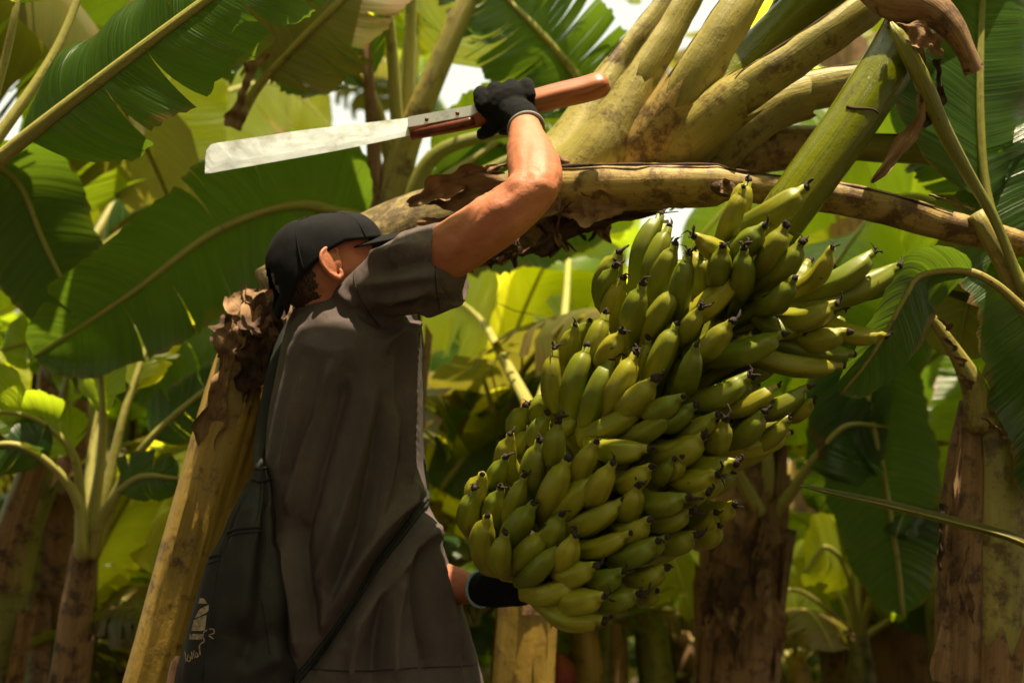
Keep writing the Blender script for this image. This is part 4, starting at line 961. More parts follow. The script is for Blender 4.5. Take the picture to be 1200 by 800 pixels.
# ------------------------------------------------------------------ the sling bag
bag = thing('sling_bag', 'worn black drawstring bag slung across the back of the person', 'bag', tuple(P(285, 860, 2.52)))
BR = np.array([(548, 299, 313, .020, 2.560), (556, 297, 315, .022, 2.555), (566, 290, 318, .030, 2.550), (590, 279, 321, .050, 2.54), (625, 261, 325, .066, 2.53), (660, 243, 330, .078, 2.525), (700, 230, 338, .084, 2.52), (740, 217, 343, .087, 2.52), (780, 210, 345, .088, 2.52), (840, 206, 347, .086, 2.52), (872, 216, 342, .07, 2.52), (885, 240, 325, .045, 2.52)], float)
def bag_geo():
    ys = np.linspace(548, 885, 90); n = 96; V = []; F = []
    rng = np.random.RandomState(4); ph = rng.uniform(0, 6, 6)
    for y in ys:
        l, r, b, d = [np.interp(y, BR[:, 0], BR[:, k]) for k in (1, 2, 3, 4)]
        pl_ = math.exp(-((y-560)/70)**2)
        for j in range(n):
            a = 2*math.pi*j/n; ca, sa = math.cos(a), math.sin(a); p = 2/2.5
            k = 1+0.08*pl_*math.sin(9*a+ph[0])+0.05*pl_*math.sin(17*a+ph[1])
            k += 0.035*math.sin(3*a+y*0.020+ph[2])*(1-pl_)+0.02*math.sin(5*a-y*0.031+ph[3])*(1-pl_)
            V.append(P((l+r)/2+(r-l)/2*math.copysign(abs(ca)**p, ca)*k, y, d)+FWD*b*math.copysign(abs(sa)**p, sa)*k)
    for i in range(len(ys)-1):
        for j in range(n): F.append((i*n+j, i*n+(j+1) % n, (i+1)*n+(j+1) % n, (i+1)*n+j))
    F.append(tuple(range(n))); F.append(tuple((len(ys)-1)*n+j for j in range(n-1, -1, -1)))
    V = np.array(V); px, py, d = PX(V); c = np.array([P(285, y, 2.525) for y in py]); N = nrm(V-c)
    V = V+N*(0.005*vnoise(V*np.array([16, 16, 9]), 3)+0.0022*vnoise(V*np.array([42, 42, 26]), 4))[:, None]
    for line, sg, am in (([(312, 600), (308, 660), (300, 730), (285, 770)], 6, -.009), ([(298, 600), (290, 660), (286, 720)], 9, .008), ([(322, 650), (326, 720), (322, 770)], 6, .008), ([(282, 745), (300, 755), (325, 742)], 8, -.008), ([(290, 790), (320, 775), (342, 780)], 8, .009), ([(272, 620), (255, 690), (243, 770)], 4, -.006)):
        L = catmull(np.array([[*q, 0] for q in line], float), 40)[:, :2]
        D = np.min((px[:, None]-L[None, :, 0])**2+(py[:, None]-L[None, :, 1])**2, axis=1); V = V+N*(am*np.exp(-D/(2*sg*sg))*(N @ -FWD > 0))[:, None]
    return V, F, None
bgm = bag_geo(); bago = obj('bag_body', bgm, BAGM, bag)
BB = BVHTree.FromPolygons([Vector(v) for v in bgm[0]], [list(f) for f in bgm[1]])
def bag_line(line, n, lift):
    L = catmull(np.array([[*q, 0] for q in line], float), n)[:, :2]; out = []
    for a, b in L:
        d = Vector(nrm(P(a, b, 1.0)-CAM)); h = BB.ray_cast(Vector(CAM), d)
        if h[0] is not None: out.append(np.array(h[0])-np.array(d)*lift)
    return np.array(out)
for nm, line, r in (('zip', [(266, 624), (280, 619), (304, 617)], .0034), ('zip', [(267, 629), (281, 624), (305, 622)], .0022), ('zip', [(246, 653), (252, 650), (258, 650)], .0034), ('zip', [(245, 660), (251, 657), (257, 657)], .0024), ('piping', [(308, 600), (310, 640), (306, 660)], .0020), ('piping', [(258, 640), (250, 700), (240, 760), (236, 795)], .0018), ('piping', [(306, 700), (312, 735), (316, 765)], .0015), ('drawcord', [(296, 561), (305, 564), (316, 561)], .0035)):
    q = bag_line(line, 20, .0008)
    if len(q) > 2: obj(nm, tube(q, r, 8), CORD, bago)
# faded print: a shape with a curl beside it and script letters below
def bag_fill(poly, rows=10):
    p = np.array(poly, float); lo, hi = p[:, 1].min()+.3, p[:, 1].max()-.3; V = []; F = []
    for y in np.linspace(lo, hi, rows):
        xs = []
        for i in range(len(p)):
            (x0, y0), (x1, y1) = p[i], p[(i+1) % len(p)]
            if (y0-y)*(y1-y) < 0: xs.append(x0+(x1-x0)*(y-y0)/(y1-y0))
        if len(xs) < 2: continue
        q = bag_line([(min(xs), y), ((min(xs)+max(xs))/2, y), (max(xs), y)], 5, .0007)
        if len(q) == 5: V.append(q)
    V = np.array(V); m = len(V)
    for i in range(m-1):
        for j in range(4): F.append((i*5+j, i*5+j+1, i*5+j+6, i*5+j+5))
    return V.reshape(-1, 3), F, None
for poly in ([(234, 700), (239, 701), (243, 707), (232, 707)], [(233, 714), (238, 711), (245, 708), (244, 716), (239, 719), (233, 722), (228, 724)], [(227, 726), (234, 723), (242, 720), (240, 739), (224, 739)], [(222.5, 742), (239.5, 742), (236, 749), (221.5, 749)]):
    try: obj('print_mark', bag_fill(poly), PRINT, bago, smooth=False)
    except Exception as e: print('print', e)
for line in ([(238, 741), (244, 737), (250, 737), (251, 741), (247, 743), (244, 744), (247, 746), (250, 748)], [(238, 746), (239, 751), (235, 754), (233, 758)],
             [(216.5, 763), (217.5, 768), (218, 775)], [(221, 766), (219.5, 770), (220, 774), (222.5, 774), (223.5, 770), (221.5, 769)], [(224.5, 763), (225, 768), (225.5, 772)], [(227.5, 762), (226.8, 766), (228, 771)], [(230.5, 764), (229, 766), (229.5, 769), (231, 769.5), (231.8, 765), (232, 768), (233, 769)], [(233.5, 757), (234, 762), (234.5, 767)]):
    q = bag_line(line, 16, .0004)
    if len(q) > 3: obj('print_mark', tube(q, .0011, 6), PRINT, bago)
sp = np.array([P(306, 560, 2.535), P(303, 540, 2.60), P(308, 505, 2.66), P(316, 460, 2.69), P(327, 418, 2.71), P(342, 383, 2.74), P(362, 352, 2.80), P(395, 350, 2.88)])
obj('strap', ribbon(catmull(sp, 40), np.interp(np.linspace(0, 1, 40), [0, .2, 1], [.010, .015, .019]), -FWD-0.5*RIGHT), CORD, bag)
for off in (-3.2, 3.2):
    q = shirt_line([(345, 800+off), (395, 735+off), (440, 666+off), (475, 620+off), (492, 597+off), (499, 588+off)], 60, .004)
    tail = np.array([P(501, 583, 2.70), P(498, 560, 2.78), P(490, 480, 2.86)])
    q = np.vstack([q, tail]); rr = 0.0045*(1+0.12*np.sin(np.arange(120)*2.1))
    obj('cord', tube(catmull(q, 120), rr, 8), CORD, bag)
stick = tag(obj('tool_handle', tube(*[(lambda a: (a[0], a[1][:, 0]))(ppath([(196, 860, 2.50, .011), (203, 800, 2.50, .011), (208, 775, 2.50, .0095), (209, 769, 2.50, .005)], 12))][0], 12, oval_mod), simple('pale_wood', (0.42, 0.20, 0.12), 0.5, 30)), 'pale wooden tool handle tip beside the black bag', 'tool handle')
w, r_ = ppath([(160, 1180, 2.50, .012), (196, 860, 2.50, .012)], 8)
obj('shaft', tube(w, r_[:, 0], 10), WOOD, stick)

# ------------------------------------------------------------------ plants one can tell apart
def plant(label, basep, group=None):
    b = np.array(basep, float); b[2] = 0; return thing('banana_plant', label, 'banana plant', tuple(b), group)
def trunk(pl, ctrl, mat, seed=0, sheaths=5, dry=0.5, n=26, seg=20, ground=True):
    pts, rr = ppath(ctrl, n)
    if ground:
        b = pts[0].copy(); b[2] = -0.02; T = pts[0]-b; k = max(2, int(np.linalg.norm(T)/0.08))
        ext = b+np.linspace(0, 1, k, endpoint=False)[:, None]*T; pts = np.vstack([ext, pts]); rr = np.vstack([np.repeat(rr[:1], k, 0)*np.linspace(1.25, 1.0, k)[:, None], rr])
    rng = np.random.RandomState(seed)
    obj('pseudostem', tube(pts, rr[:, 0], seg, rmod(0.045, 3, seed)), mat, pl)
    m = len(pts)
    for q in range(sheaths):
        i0 = int(rng.uniform(0, 0.65)*m); i1 = min(m, i0+int(rng.uniform(0.25, 0.5)*m)+3); a = rng.uniform(0, 6.28)
        obj('leaf_sheath', shell(pts[i0:i1], rr[i0:i1, 0]*1.04+0.003, a, a+rng.uniform(0.9, 2.0), 9, rag=0.12, seed=seed*7+q, flare=rng.uniform(.05, .3)), DRY if rng.rand() < dry*0.6 else (STEMB if rng.rand() < dry else mat), pl)
    return pts, rr
R, U, Fw = RIGHT, UPV, FWD
rng = np.random.RandomState(5)
# plant behind the worker: crown above his head
pc = plant('banana plant with tall pale petioles rising behind the machete', P(455, 800, 3.95))
trunk(pc, [(440, 700, 3.95, .10), (448, 480, 3.95, .09), (455, 300, 3.95, .085), (462, 230, 3.95, .065)], STEMG, 3)
def stalk(pl, ctrl, mat=PET, seg=12, name='leaf_stalk'):
    p_, r_ = ppath(ctrl, 24); return obj(name, tube(p_, r_[:, 0], seg, petiole_mod, up=(0, -1, .3)), mat, pl)
stalk(pc, [(462, 270, 3.90, .05), (470, 190, 3.88, .040), (500, 110, 3.85, .034), (552, -10, 3.85, .028), (600, -110, 3.9, .02)])
stalk(pc, [(455, 270, 3.95, .05), (466, 170, 3.97, .034), (480, 70, 4.0, .026), (492, -30, 4.05, .02)], PETG)
stalk(pc, [(440, 270, 3.92, .03), (438, 180, 3.9, .020), (430, 70, 3.88, .015), (424, -20, 3.9, .012)], DRY)
stalk(pc, [(478, 290, 3.86, .035), (488, 220, 3.84, .026), (515, 178, 3.82, .02), (575, 158, 3.8, .016), (640, 150, 3.8, .01)], PETG)
stalk(pc, [(470, 290, 3.86, .035), (520, 230, 3.8, .022), (575, 198, 3.76, .016), (640, 165, 3.75, .01)], PETG)
ragged_strip([(352, 10, 3.7), (372, 50, 3.68), (385, 85, 3.68), (398, 105, 3.7)], [0.05, 0.07, 0.05, 0.02], R, DRY, pc, 'withered_strip', 61, curl=1.2)
ragged_strip([(300, 60, 3.55), (285, 110, 3.55), (275, 150, 3.57)], [0.05, 0.05, 0.03], R, DRY, pc, 'withered_strip', 62, curl=1.2)
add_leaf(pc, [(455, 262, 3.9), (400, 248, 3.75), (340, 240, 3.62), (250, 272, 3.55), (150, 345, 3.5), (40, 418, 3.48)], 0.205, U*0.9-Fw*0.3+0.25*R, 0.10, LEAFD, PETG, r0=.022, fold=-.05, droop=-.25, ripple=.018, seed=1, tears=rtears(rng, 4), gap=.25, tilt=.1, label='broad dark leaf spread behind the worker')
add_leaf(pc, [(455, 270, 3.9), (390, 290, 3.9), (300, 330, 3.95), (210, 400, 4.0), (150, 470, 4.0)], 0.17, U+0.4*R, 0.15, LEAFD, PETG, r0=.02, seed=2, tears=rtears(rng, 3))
add_leaf(pc, [(470, 240, 3.95), (555, 185, 4.0), (640, 130, 4.05), (720, 120, 4.1)], 0.17, U-0.4*R, 0.15, LEAF, PETG, seed=3, tears=rtears(rng, 2))
add_leaf(pc, [(470, 260, 3.95), (560, 240, 4.05), (650, 230, 4.1), (720, 250, 4.15)], 0.2, U-0.2*Fw, 0.1, LEAFD, PETG, seed=4)
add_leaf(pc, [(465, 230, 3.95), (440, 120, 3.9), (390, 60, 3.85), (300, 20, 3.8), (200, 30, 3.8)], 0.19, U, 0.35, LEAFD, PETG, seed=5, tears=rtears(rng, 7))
add_leaf(pc, [(480, 160, 3.95), (520, 60, 4.0), (560, 10, 4.1), (640, -20, 4.3)], 0.2, U-0.6*R, 0.3, LEAFY, PETG, seed=6, tears=rtears(rng, 3))
add_leaf(pc, [(275, 150, 3.6), (300, 105, 3.58), (335, 65, 3.56), (400, 0, 3.55), (470, -70, 3.6)], 0.17, -U*0.6+R, 0.25, LEAFB, PET, r0=.016, r1=.012, seed=7, tears=rtears(rng, 9), label='browning leaf with an orange midrib')
add_leaf(pc, [(700, 135, 4.0), (672, 85, 3.95), (630, 35, 3.9), (585, -10, 3.9), (540, -60, 3.9)], 0.20, R*0.7+U*0.5, 0.0, LEAFD, PETG, seed=8, tears=rtears(rng, 26), gap=0.7, tilt=0.5, label='dark shredded leaf above the glove')
# its crown above the frame: unseen leaves added to shade those below
for q, c in enumerate([[(470, 200, 3.9), (440, -60, 3.7), (330, -230, 3.4), (150, -280, 3.2), (-40, -230, 3.1)], [(475, 190, 3.95), (480, -100, 3.8), (430, -300, 3.5), (280, -420, 3.2), (100, -430, 3.0)], [(465, 210, 3.95), (380, -40, 4.0), (250, -170, 4.0), (80, -190, 4.0), (-60, -120, 4.0)]]):
    add_leaf(pc, c, .26, Fw+0.2*R, 0.3, [LEAF, LEAFD, LEAF][q], PETG, n=44, cols=5, seed=150+q, tears=rtears(rng, 6))
# left foreground: a leaf crossing the upper left corner
pl_ = plant('banana plant on the left whose dark leaf crosses above pale stalks', P(-260, 700, 2.9))
trunk(pl_, [(-270, 900, 2.95, .10), (-250, 500, 2.9, .09), (-200, 300, 2.85, .07)], STEMG, 5)
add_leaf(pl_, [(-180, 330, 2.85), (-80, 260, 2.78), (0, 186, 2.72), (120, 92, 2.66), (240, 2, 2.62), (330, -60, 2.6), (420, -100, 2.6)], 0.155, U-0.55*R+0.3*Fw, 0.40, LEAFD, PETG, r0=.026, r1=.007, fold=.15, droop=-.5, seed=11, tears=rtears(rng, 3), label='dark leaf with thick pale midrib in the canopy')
add_leaf(pl_, [(-190, 330, 2.9), (-60, 230, 2.9), (5, 150, 2.92), (70, 50, 2.98), (110, -60, 3.05), (150, -160, 3.2)], 0.22, R+0.3*U, 0.7, LEAFD, PETG, r0=.022, seed=12)
add_leaf(pl_, [(-150, 330, 2.95), (-40, 200, 3.0), (0, 90, 3.0), (22, -10, 3.0), (40, -120, 3.1)], 0.2, R, 0.72, LEAF, PETG, r0=.02, seed=13)
add_leaf(pl_, [(-200, 320, 3.2), (-100, 180, 3.3), (-20, 190, 3.5), (22, 215, 3.6), (52, 285, 3.62), (86, 358, 3.64), (110, 420, 3.66)], 0.145, R+0.4*U, 0.36, LEAFD, PETG, r0=.018, fold=.05, droop=-.2, ripple=.01, seed=14, label='broad leaf hanging with yellow midrib')
add_leaf(pl_, [(-1.32, 2.80, 1.62), (-1.30, 2.45, 2.25), (-0.90, 1.98, 2.68), (-0.30, 1.80, 2.80), (0.35, 1.735, 2.78), (0.95, 1.74, 2.62)], 0.215, (0, 1, 0), 0.28, LEAFD, PETG, world=True, fold=.1, droop=-.25, seed=15, tears=rtears(rng, 4), label='long unseen leaf added overhead to shade the lower bunch')  # added out of view to darken the lower bananas
add_leaf(pl_, [(-1.32, 2.80, 1.62), (-1.28, 2.62, 2.30), (-1.00, 2.30, 2.72), (-0.55, 2.12, 2.82), (-0.15, 2.08, 2.80), (0.10, 2.08, 2.75)], 0.13, (0, 1, 0), 0.3, LEAFD, PETG, world=True, fold=.1, droop=-.2, seed=16, label='shorter unseen leaf added overhead to shade the shirt')  # added out of view to keep direct sun off the torso
# left middle: smooth hanging blades, one glowing yellow
pm = plant('banana plant with smooth upright leaves, one lit bright yellow', P(60, 700, 4.5))
trunk(pm, [(70, 760, 4.5, .11), (78, 500, 4.5, .10), (85, 330, 4.5, .075)], STEMG, 7)
add_leaf(pm, [(85, 330, 4.45), (86, 250, 4.4), (84, 160, 4.35), (80, 60, 4.3), (70, -40, 4.3)], 0.26, R, 0.22, LEAF, PETG, r0=.018, fold=.05, droop=-.1, ripple=.006, asym=(1.0, .6), seed=21, label='smooth dark green upright leaf')
add_leaf(pm, [(95, 330, 4.6), (130, 255, 4.75), (162, 215, 4.8), (190, 120, 4.85), (215, 30, 4.9)], 0.26, R*0.8+0.9*Fw, 0.25, LEAFY, PETG, r0=.016, fold=.05, droop=-.2, ripple=.01, seed=22, label='sunlit yellow-green leaf')
add_leaf(pm, [(90, 320, 4.5), (150, 270, 4.5), (220, 250, 4.5), (290, 270, 4.5), (340, 330, 4.5)], 0.22, U+0.3*Fw, 0.15, LEAFD, PETG, seed=23, tears=rtears(rng, 4))
add_leaf(pm, [(80, 330, 4.5), (30, 280, 4.6), (-30, 290, 4.7), (-80, 360, 4.7)], 0.2, U, 0.15, LEAFD, PETG, seed=24)
add_leaf(pm, [(95, 300, 4.6), (180, 170, 4.9), (260, 110, 5.2), (330, 100, 5.4), (390, 150, 5.5)], 0.24, U+0.6*Fw, 0.2, LEAFY, PETG, seed=25, tears=rtears(rng, 3))
# left understory: young plant of slender stalks
py_ = plant('young banana plant with a rosette of slender glossy stalks', P(100, 800, 3.7))
trunk(py_, [(78, 800, 3.7, .044), (92, 700, 3.7, .040), (100, 640, 3.7, .034)], STEMB, 9, 4)
for q, (c, hw, mt) in enumerate([([(100, 650, 3.68), (118, 540, 3.64), (120, 460, 3.6), (108, 400, 3.6), (80, 350, 3.6)], .085, LEAF), ([(104, 650, 3.7), (128, 560, 3.7), (150, 470, 3.72), (190, 370, 3.8), (240, 330, 3.9)], .085, LEAFY), ([(108, 650, 3.7), (140, 570, 3.66), (180, 510, 3.62), (250, 450, 3.62), (290, 430, 3.66)], .085, LEAFD),
                                 ([(96, 650, 3.68), (92, 560, 3.62), (78, 520, 3.58), (40, 490, 3.55), (-10, 480, 3.5)], .085, LEAF), ([(106, 650, 3.66), (122, 600, 3.6), (160, 560, 3.56), (210, 560, 3.52)], .07, LEAFD), ([(98, 650, 3.66), (96, 640, 3.62), (92, 590, 3.6), (60, 545, 3.55), (10, 520, 3.5), (-60, 540, 3.5)], .09, LEAFD), ([(103, 640, 3.75), (110, 520, 3.85), (140, 410, 4.0), (200, 330, 4.1)], .09, LEAFY)]):
    add_leaf(py_, c, hw, U*0.6+R*(0.6 if q % 2 else -0.5)+0.3*Fw, 0.55, mt, PETG, r0=.021, r1=.005, n=40, cols=5, seed=30+q, tears=rtears(rng, 3))
pt = plant('stout brown banana trunk at the left edge, leaning', P(10, 800, 4.0))
trunk(pt, [(-12, 800, 4.0, .075), (10, 660, 4.0, .065), (40, 560, 4.0, .05), (60, 500, 4.0, .04)], STEMG, 13, 5)
for q, c in enumerate([[(58, 510, 4.0), (80, 440, 4.0), (60, 400, 4.0), (0, 410, 4.0)], [(58, 510, 4.0), (100, 450, 4.1), (170, 430, 4.2), (230, 470, 4.3)], [(55, 515, 4.0), (20, 470, 3.9), (-30, 480, 3.8), (-80, 540, 3.8)]]):
    add_leaf(pt, c, .10, U+0.3*Fw, 0.25, [LEAF, LEAFD, LEAF][q], PETG, r0=.02, n=36, cols=5, seed=45+q, tears=rtears(rng, 3))
# right: plant with split trunk and broken leaves
pr = plant('banana plant on the right with split brown and pale trunk and broken leaf stalks', P(1150, 800, 2.95))
trunk(pr, [(1158, 800, 2.95, .088), (1160, 650, 2.95, .084), (1160, 520, 2.95, .074), (1158, 470, 2.95, .05)], PET, 17, 3, .3)
tp_, tr_ = ppath([(1122, 800, 2.88, .046), (1124, 650, 2.88, .044), (1130, 540, 2.89, .036), (1134, 470, 2.9, .016)], 24)
obj('leaf_sheath', tube(tp_, tr_[:, 0], 16, rmod(.06, 3, 1)), STEMB, pr, label='dry brown sheath on the trunk')
ragged_strip([(1112, 800, 2.84), (1116, 700, 2.83), (1120, 600, 2.84), (1128, 500, 2.86)], [.03, .03, .022, .006], R, DRY, pr, 'torn_sheath', 71)
ragged_strip([(1135, 640, 2.83), (1128, 680, 2.81), (1140, 730, 2.82)], [.004, .018, .004], R, DRY, pr, 'torn_sheath', 72, curl=1.4)
ragged_strip([(1104, 590, 2.86), (1102, 640, 2.86), (1108, 690, 2.87)], [.006, .02, .004], R, DARKDRY, pr, 'torn_sheath', 73)
stalk(pr, [(1150, 500, 2.88, .036), (1142, 455, 2.86, .026), (1115, 405, 2.84, .014), (1085, 365, 2.83, .010), (1065, 350, 2.83, .006)], PET)
stalk(pr, [(1300, 560, 2.75, .024), (1235, 410, 2.74, .024), (1195, 340, 2.73, .022), (1165, 285, 2.72, .020), (1143, 250, 2.72, .019)], PET)
stalk(pr, [(1200, 345, 2.70, .010), (1168, 262, 2.68, .0095), (1135, 205, 2.64, .012), (1105, 150, 2.58, .015), (1080, 92, 2.53, .016), (1055, 45, 2.51, .013), (1044, 26, 2.51, .003)], PETG)
stalk(pr, [(1225, 400, 2.85, .010), (1186, 310, 2.85, .011), (1158, 235, 2.86, .010), (1149, 150, 2.88, .009), (1149, 50, 2.92, .008), (1155, -60, 2.98, .006)], PETG)
add_leaf(pr, [(1158, 235, 2.87), (1149, 150, 2.89), (1149, 50, 2.93), (1155, -60, 2.99), (1170, -160, 3.1)], 0.19, R+0.5*Fw, 0.0, LEAFD, PETG, r0=.008, seed=51, fold=.2, droop=-.4)
lf = add_leaf(pr, [(1300, 470, 2.62), (1245, 400, 2.60), (1200, 362, 2.58), (1165, 332, 2.56), (1130, 317, 2.55), (1080, 322, 2.54), (1062, 345, 2.53), (1040, 385, 2.53), (1015, 425, 2.54), (985, 462, 2.56)], 0.070, R*0.75-U*0.5+0.5*Fw, 0.52, LEAFD, PET, r0=.015, r1=.003, fold=-.15, droop=-.2, ripple=.006, seed=52, label='broken leaf tip draped beside the bananas')
add_leaf(pr, [(1225, 130, 2.95), (1245, 250, 2.9), (1272, 380, 2.87), (1305, 500, 2.85), (1345, 620, 2.84), (1380, 700, 2.84)], 0.24, R, 0.0, LEAFD, PETG, r0=.014, seed=53, fold=.0, droop=-.25, tears=rtears(rng, 4), label='dark torn leaf with browned edge')
add_leaf(pr, [(1330, 260, 3.1), (1260, 250, 3.08), (1190, 290, 3.05), (1140, 340, 3.05), (1120, 420, 3.05)], 0.12, U+0.5*R, 0.2, LEAFB, PETG, seed=54)
add_leaf(pr, [(1260, 680, 2.72), (1200, 636, 2.74), (1120, 612, 2.76), (1040, 592, 2.78), (985, 580, 2.8), (935, 568, 2.82)], 0.021, U, 0.0, LEAFB, PETG, r0=.003, r1=.001, seed=55, fold=.6, droop=.5, ripple=.004, label='narrow dry leaf tip drooping sideways')
add_leaf(pr, [(1180, 420, 3.2), (1210, 300, 3.3), (1190, 180, 3.35), (1120, 110, 3.4), (1040, 120, 3.5)], 0.24, U+0.3*R, 0.2, LEAFD, PETG, seed=56, tears=rtears(rng, 4))
add_leaf(pr, [(1200, 440, 3.3), (1270, 260, 3.4), (1260, 100, 3.4), (1190, -20, 3.4)], 0.24, R+0.2*U, 0.2, LEAF, PETG, seed=57, tears=rtears(rng, 4))
# curled brown bits along the torn edge
for q, (a, b) in enumerate([(1098, 372), (1106, 396), (1114, 414), (1122, 440), (1150, 488), (1164, 498), (1100, 300)]):
    ragged_strip([(a, b, 2.78), (a+9, b+6, 2.77), (a+14, b+15, 2.78)], [.004, .010, .004], U, DRY, pr, 'dry_edge', 80+q, n=8, curl=1.5, cols=4)
ragged_strip([(1088, 228, 2.66), (1110, 234, 2.65), (1130, 240, 2.66), (1142, 246, 2.68)], [.002, .006, .006, .003], U, PET, pr, 'torn_sheath', 90, n=12)
# dry cut stub and hanging dry leaf at the bend of the stalk
w, r_ = ppath([(1030, -20, 2.62, .046), (1052, 0, 2.57, .042), (1085, 6, 2.55, .034), (1114, 30, 2.54, .024), (1132, 60, 2.54, .0175), (1142, 84, 2.545, .0185)], 24)
g1 = tube(w, r_[:, 0], 18, rmod(.05, 3, 2), cap=False, up=U); obj('cut_stub', g1, DRY, bent, label='dry brown stub of a cut leaf stalk')
obj('stub_hollow', tube(np.array([w[-2], w[-1]-(w[-1]-w[-2])*0.4]), .018, 12), DARKDRY, bent)  # dark plug standing in for the shade inside the hollow end
ragged_strip([(1040, 30, 2.52), (1062, 36, 2.51), (1085, 46, 2.505), (1104, 66, 2.51)], [.02, .034, .016, .004], U, DRY, bent, 'torn_sheath', 92, curl=.7)
ragged_strip([(1072, 50, 2.55), (1082, 105, 2.54), (1072, 150, 2.54), (1040, 192, 2.53), (1022, 214, 2.53)], [.05, .04, .02, .016, .003], R+0.3*U, DRY, bent, 'torn_sheath', 93, curl=.9)
ragged_strip([(1098, 70, 2.57), (1100, 110, 2.57), (1080, 150, 2.57)], [.02, .03, .006], R, DARKDRY, bent, 'torn_sheath', 94, curl=.9)
# right background leaves behind the bunch
pq = plant('banana plant behind the bunch with wide hanging green leaves', P(1240, 800, 4.4))
trunk(pq, [(1260, 800, 4.4, .11), (1250, 500, 4.4, .10), (1230, 330, 4.4, .07)], STEMG, 19)
add_leaf(pq, [(1230, 340, 4.4), (1150, 270, 4.3), (1060, 230, 4.2), (985, 300, 4.15), (930, 420, 4.1), (905, 520, 4.1)], 0.30, R*0.7+U*0.8, 0.15, LEAF, PETG, seed=61, fold=.05, droop=-.2, label='wide green leaf behind the bananas')
add_leaf(pq, [(1230, 340, 4.35), (1140, 330, 4.2), (1040, 375, 4.1), (1015, 440, 4.02), (1036, 560, 4.0), (1052, 660, 4.0), (1058, 720, 4.0)], 0.17, R, 0.30, LEAFD, PETG, r0=.02, r1=.007, seed=62, fold=.0, droop=-.1, ripple=.008, label='long leaf hanging straight down with yellow midrib')
add_leaf(pq, [(1225, 330, 4.5), (1150, 200, 4.6), (1040, 150, 4.7), (900, 200, 4.8), (800, 300, 4.9)], 0.30, U+0.4*Fw, 0.15, LEAF, PETG, seed=63, tears=rtears(rng, 3))
add_leaf(pq, [(1230, 330, 4.5), (1200, 420, 4.4), (1160, 520, 4.3), (1140, 640, 4.3)], 0.22, R, 0.1, LEAF, PETG, seed=64, tears=rtears(rng, 3))
add_leaf(pq, [(1225, 330, 4.5), (1130, 390, 4.7), (1030, 480, 4.9), (960, 600, 5.0)], 0.24, R+U*.3, 0.2, LEAFD, PETG, seed=65, tears=rtears(rng, 5))
add_leaf(pq, [(1225, 330, 4.5), (1180, 150, 4.5), (1100, 20, 4.6), (1000, -40, 4.7)], 0.26, U+R*.3, 0.2, LEAFY, PETG, seed=66, tears=rtears(rng, 3))
# trunk right of the bunch
pb_ = plant('thick shaggy brown banana trunk under the right side of the bunch', P(868, 800, 4.2))
trunk(pb_, [(864, 800, 4.2, .120), (870, 690, 4.2, .112), (878, 590, 4.2, .095), (888, 520, 4.2, .075), (892, 470, 4.2, .06)], STEMB, 23, 8, .9)
rngs = np.random.RandomState(3)
for q in range(12):
    a, b = rngs.uniform(828, 905), rngs.uniform(580, 760)
    ragged_strip([(a, b, 4.09), (a+rngs.uniform(-8, 8), b+30, 4.07), (a+rngs.uniform(-14, 14), b+rngs.uniform(50, 80), 4.08)], [.03, .035, .006], R, [DRY, STEMB, DARKDRY][q % 3], pb_, 'torn_sheath', 100+q, n=12)
for q, c in enumerate([[(895, 600, 4.15), (900, 540, 4.1), (880, 470, 4.1), (850, 400, 4.1), (800, 360, 4.1)], [(898, 610, 4.15), (925, 580, 4.1), (948, 545, 4.05), (990, 500, 4.0), (1040, 500, 4.0)], [(890, 600, 4.1), (868, 560, 4.05), (850, 520, 4.0), (800, 480, 4.0), (740, 480, 4.0)], [(895, 560, 4.2), (905, 480, 4.3), (930, 400, 4.4), (980, 350, 4.5)]]):
    add_leaf(pb_, c, .17, U+0.4*R, .45, [LEAF, LEAFD, LEAFD, LEAFY][q], PETG, r0=.024, seed=110+q, n=40, tears=rtears(rng, 3))
# centre: trunks seen below the gloved hand
pz = plant('golden banana trunk rising below the gloved hand', P(610, 800, 3.6))
trunk(pz, [(608, 900, 3.6, .078), (612, 780, 3.6, .072), (616, 700, 3.6, .066), (622, 560, 3.6, .055), (630, 470, 3.6, .04)], STEM, 29, 4, .3)
add_leaf(pz, [(632, 480, 3.65), (655, 440, 4.0), (640, 425, 4.3), (600, 465, 4.5), (555, 520, 4.5), (515, 575, 4.5)], 0.19, R+U*0.6, .4, LEAFD, PETG, r0=.02, r1=.009, seed=121, tears=rtears(rng, 5), label='dull leaf drooping below the raised arm')
add_leaf(pz, [(632, 480, 3.65), (660, 380, 4.2), (668, 270, 4.8), (672, 250, 5.0), (675, 310, 5.1), (672, 380, 5.1)], 0.21, R, .5, LEAF, PETG, seed=122, tears=rtears(rng, 2))
add_leaf(pz, [(628, 490, 3.6), (590, 420, 4.0), (560, 370, 4.5), (520, 350, 5.0), (460, 370, 5.3)], 0.2, U+Fw, .4, LEAFY, PETG, seed=123, tears=rtears(rng, 2), label='sunlit yellow leaf under the raised arm')
add_leaf(pz, [(634, 480, 3.65), (700, 430, 4.1), (740, 420, 4.6), (760, 460, 5.0)], 0.2, U+R, .4, LEAFY, PETG, seed=124)
ps = plant('slim pale banana trunk seen between the bunch and the shaggy trunk', P(715, 800, 5.2))
trunk(ps, [(712, 800, 5.2, .07), (715, 720, 5.2, .062), (722, 600, 5.2, .05), (725, 500, 5.2, .04)], STEMG, 31, 4, .7)
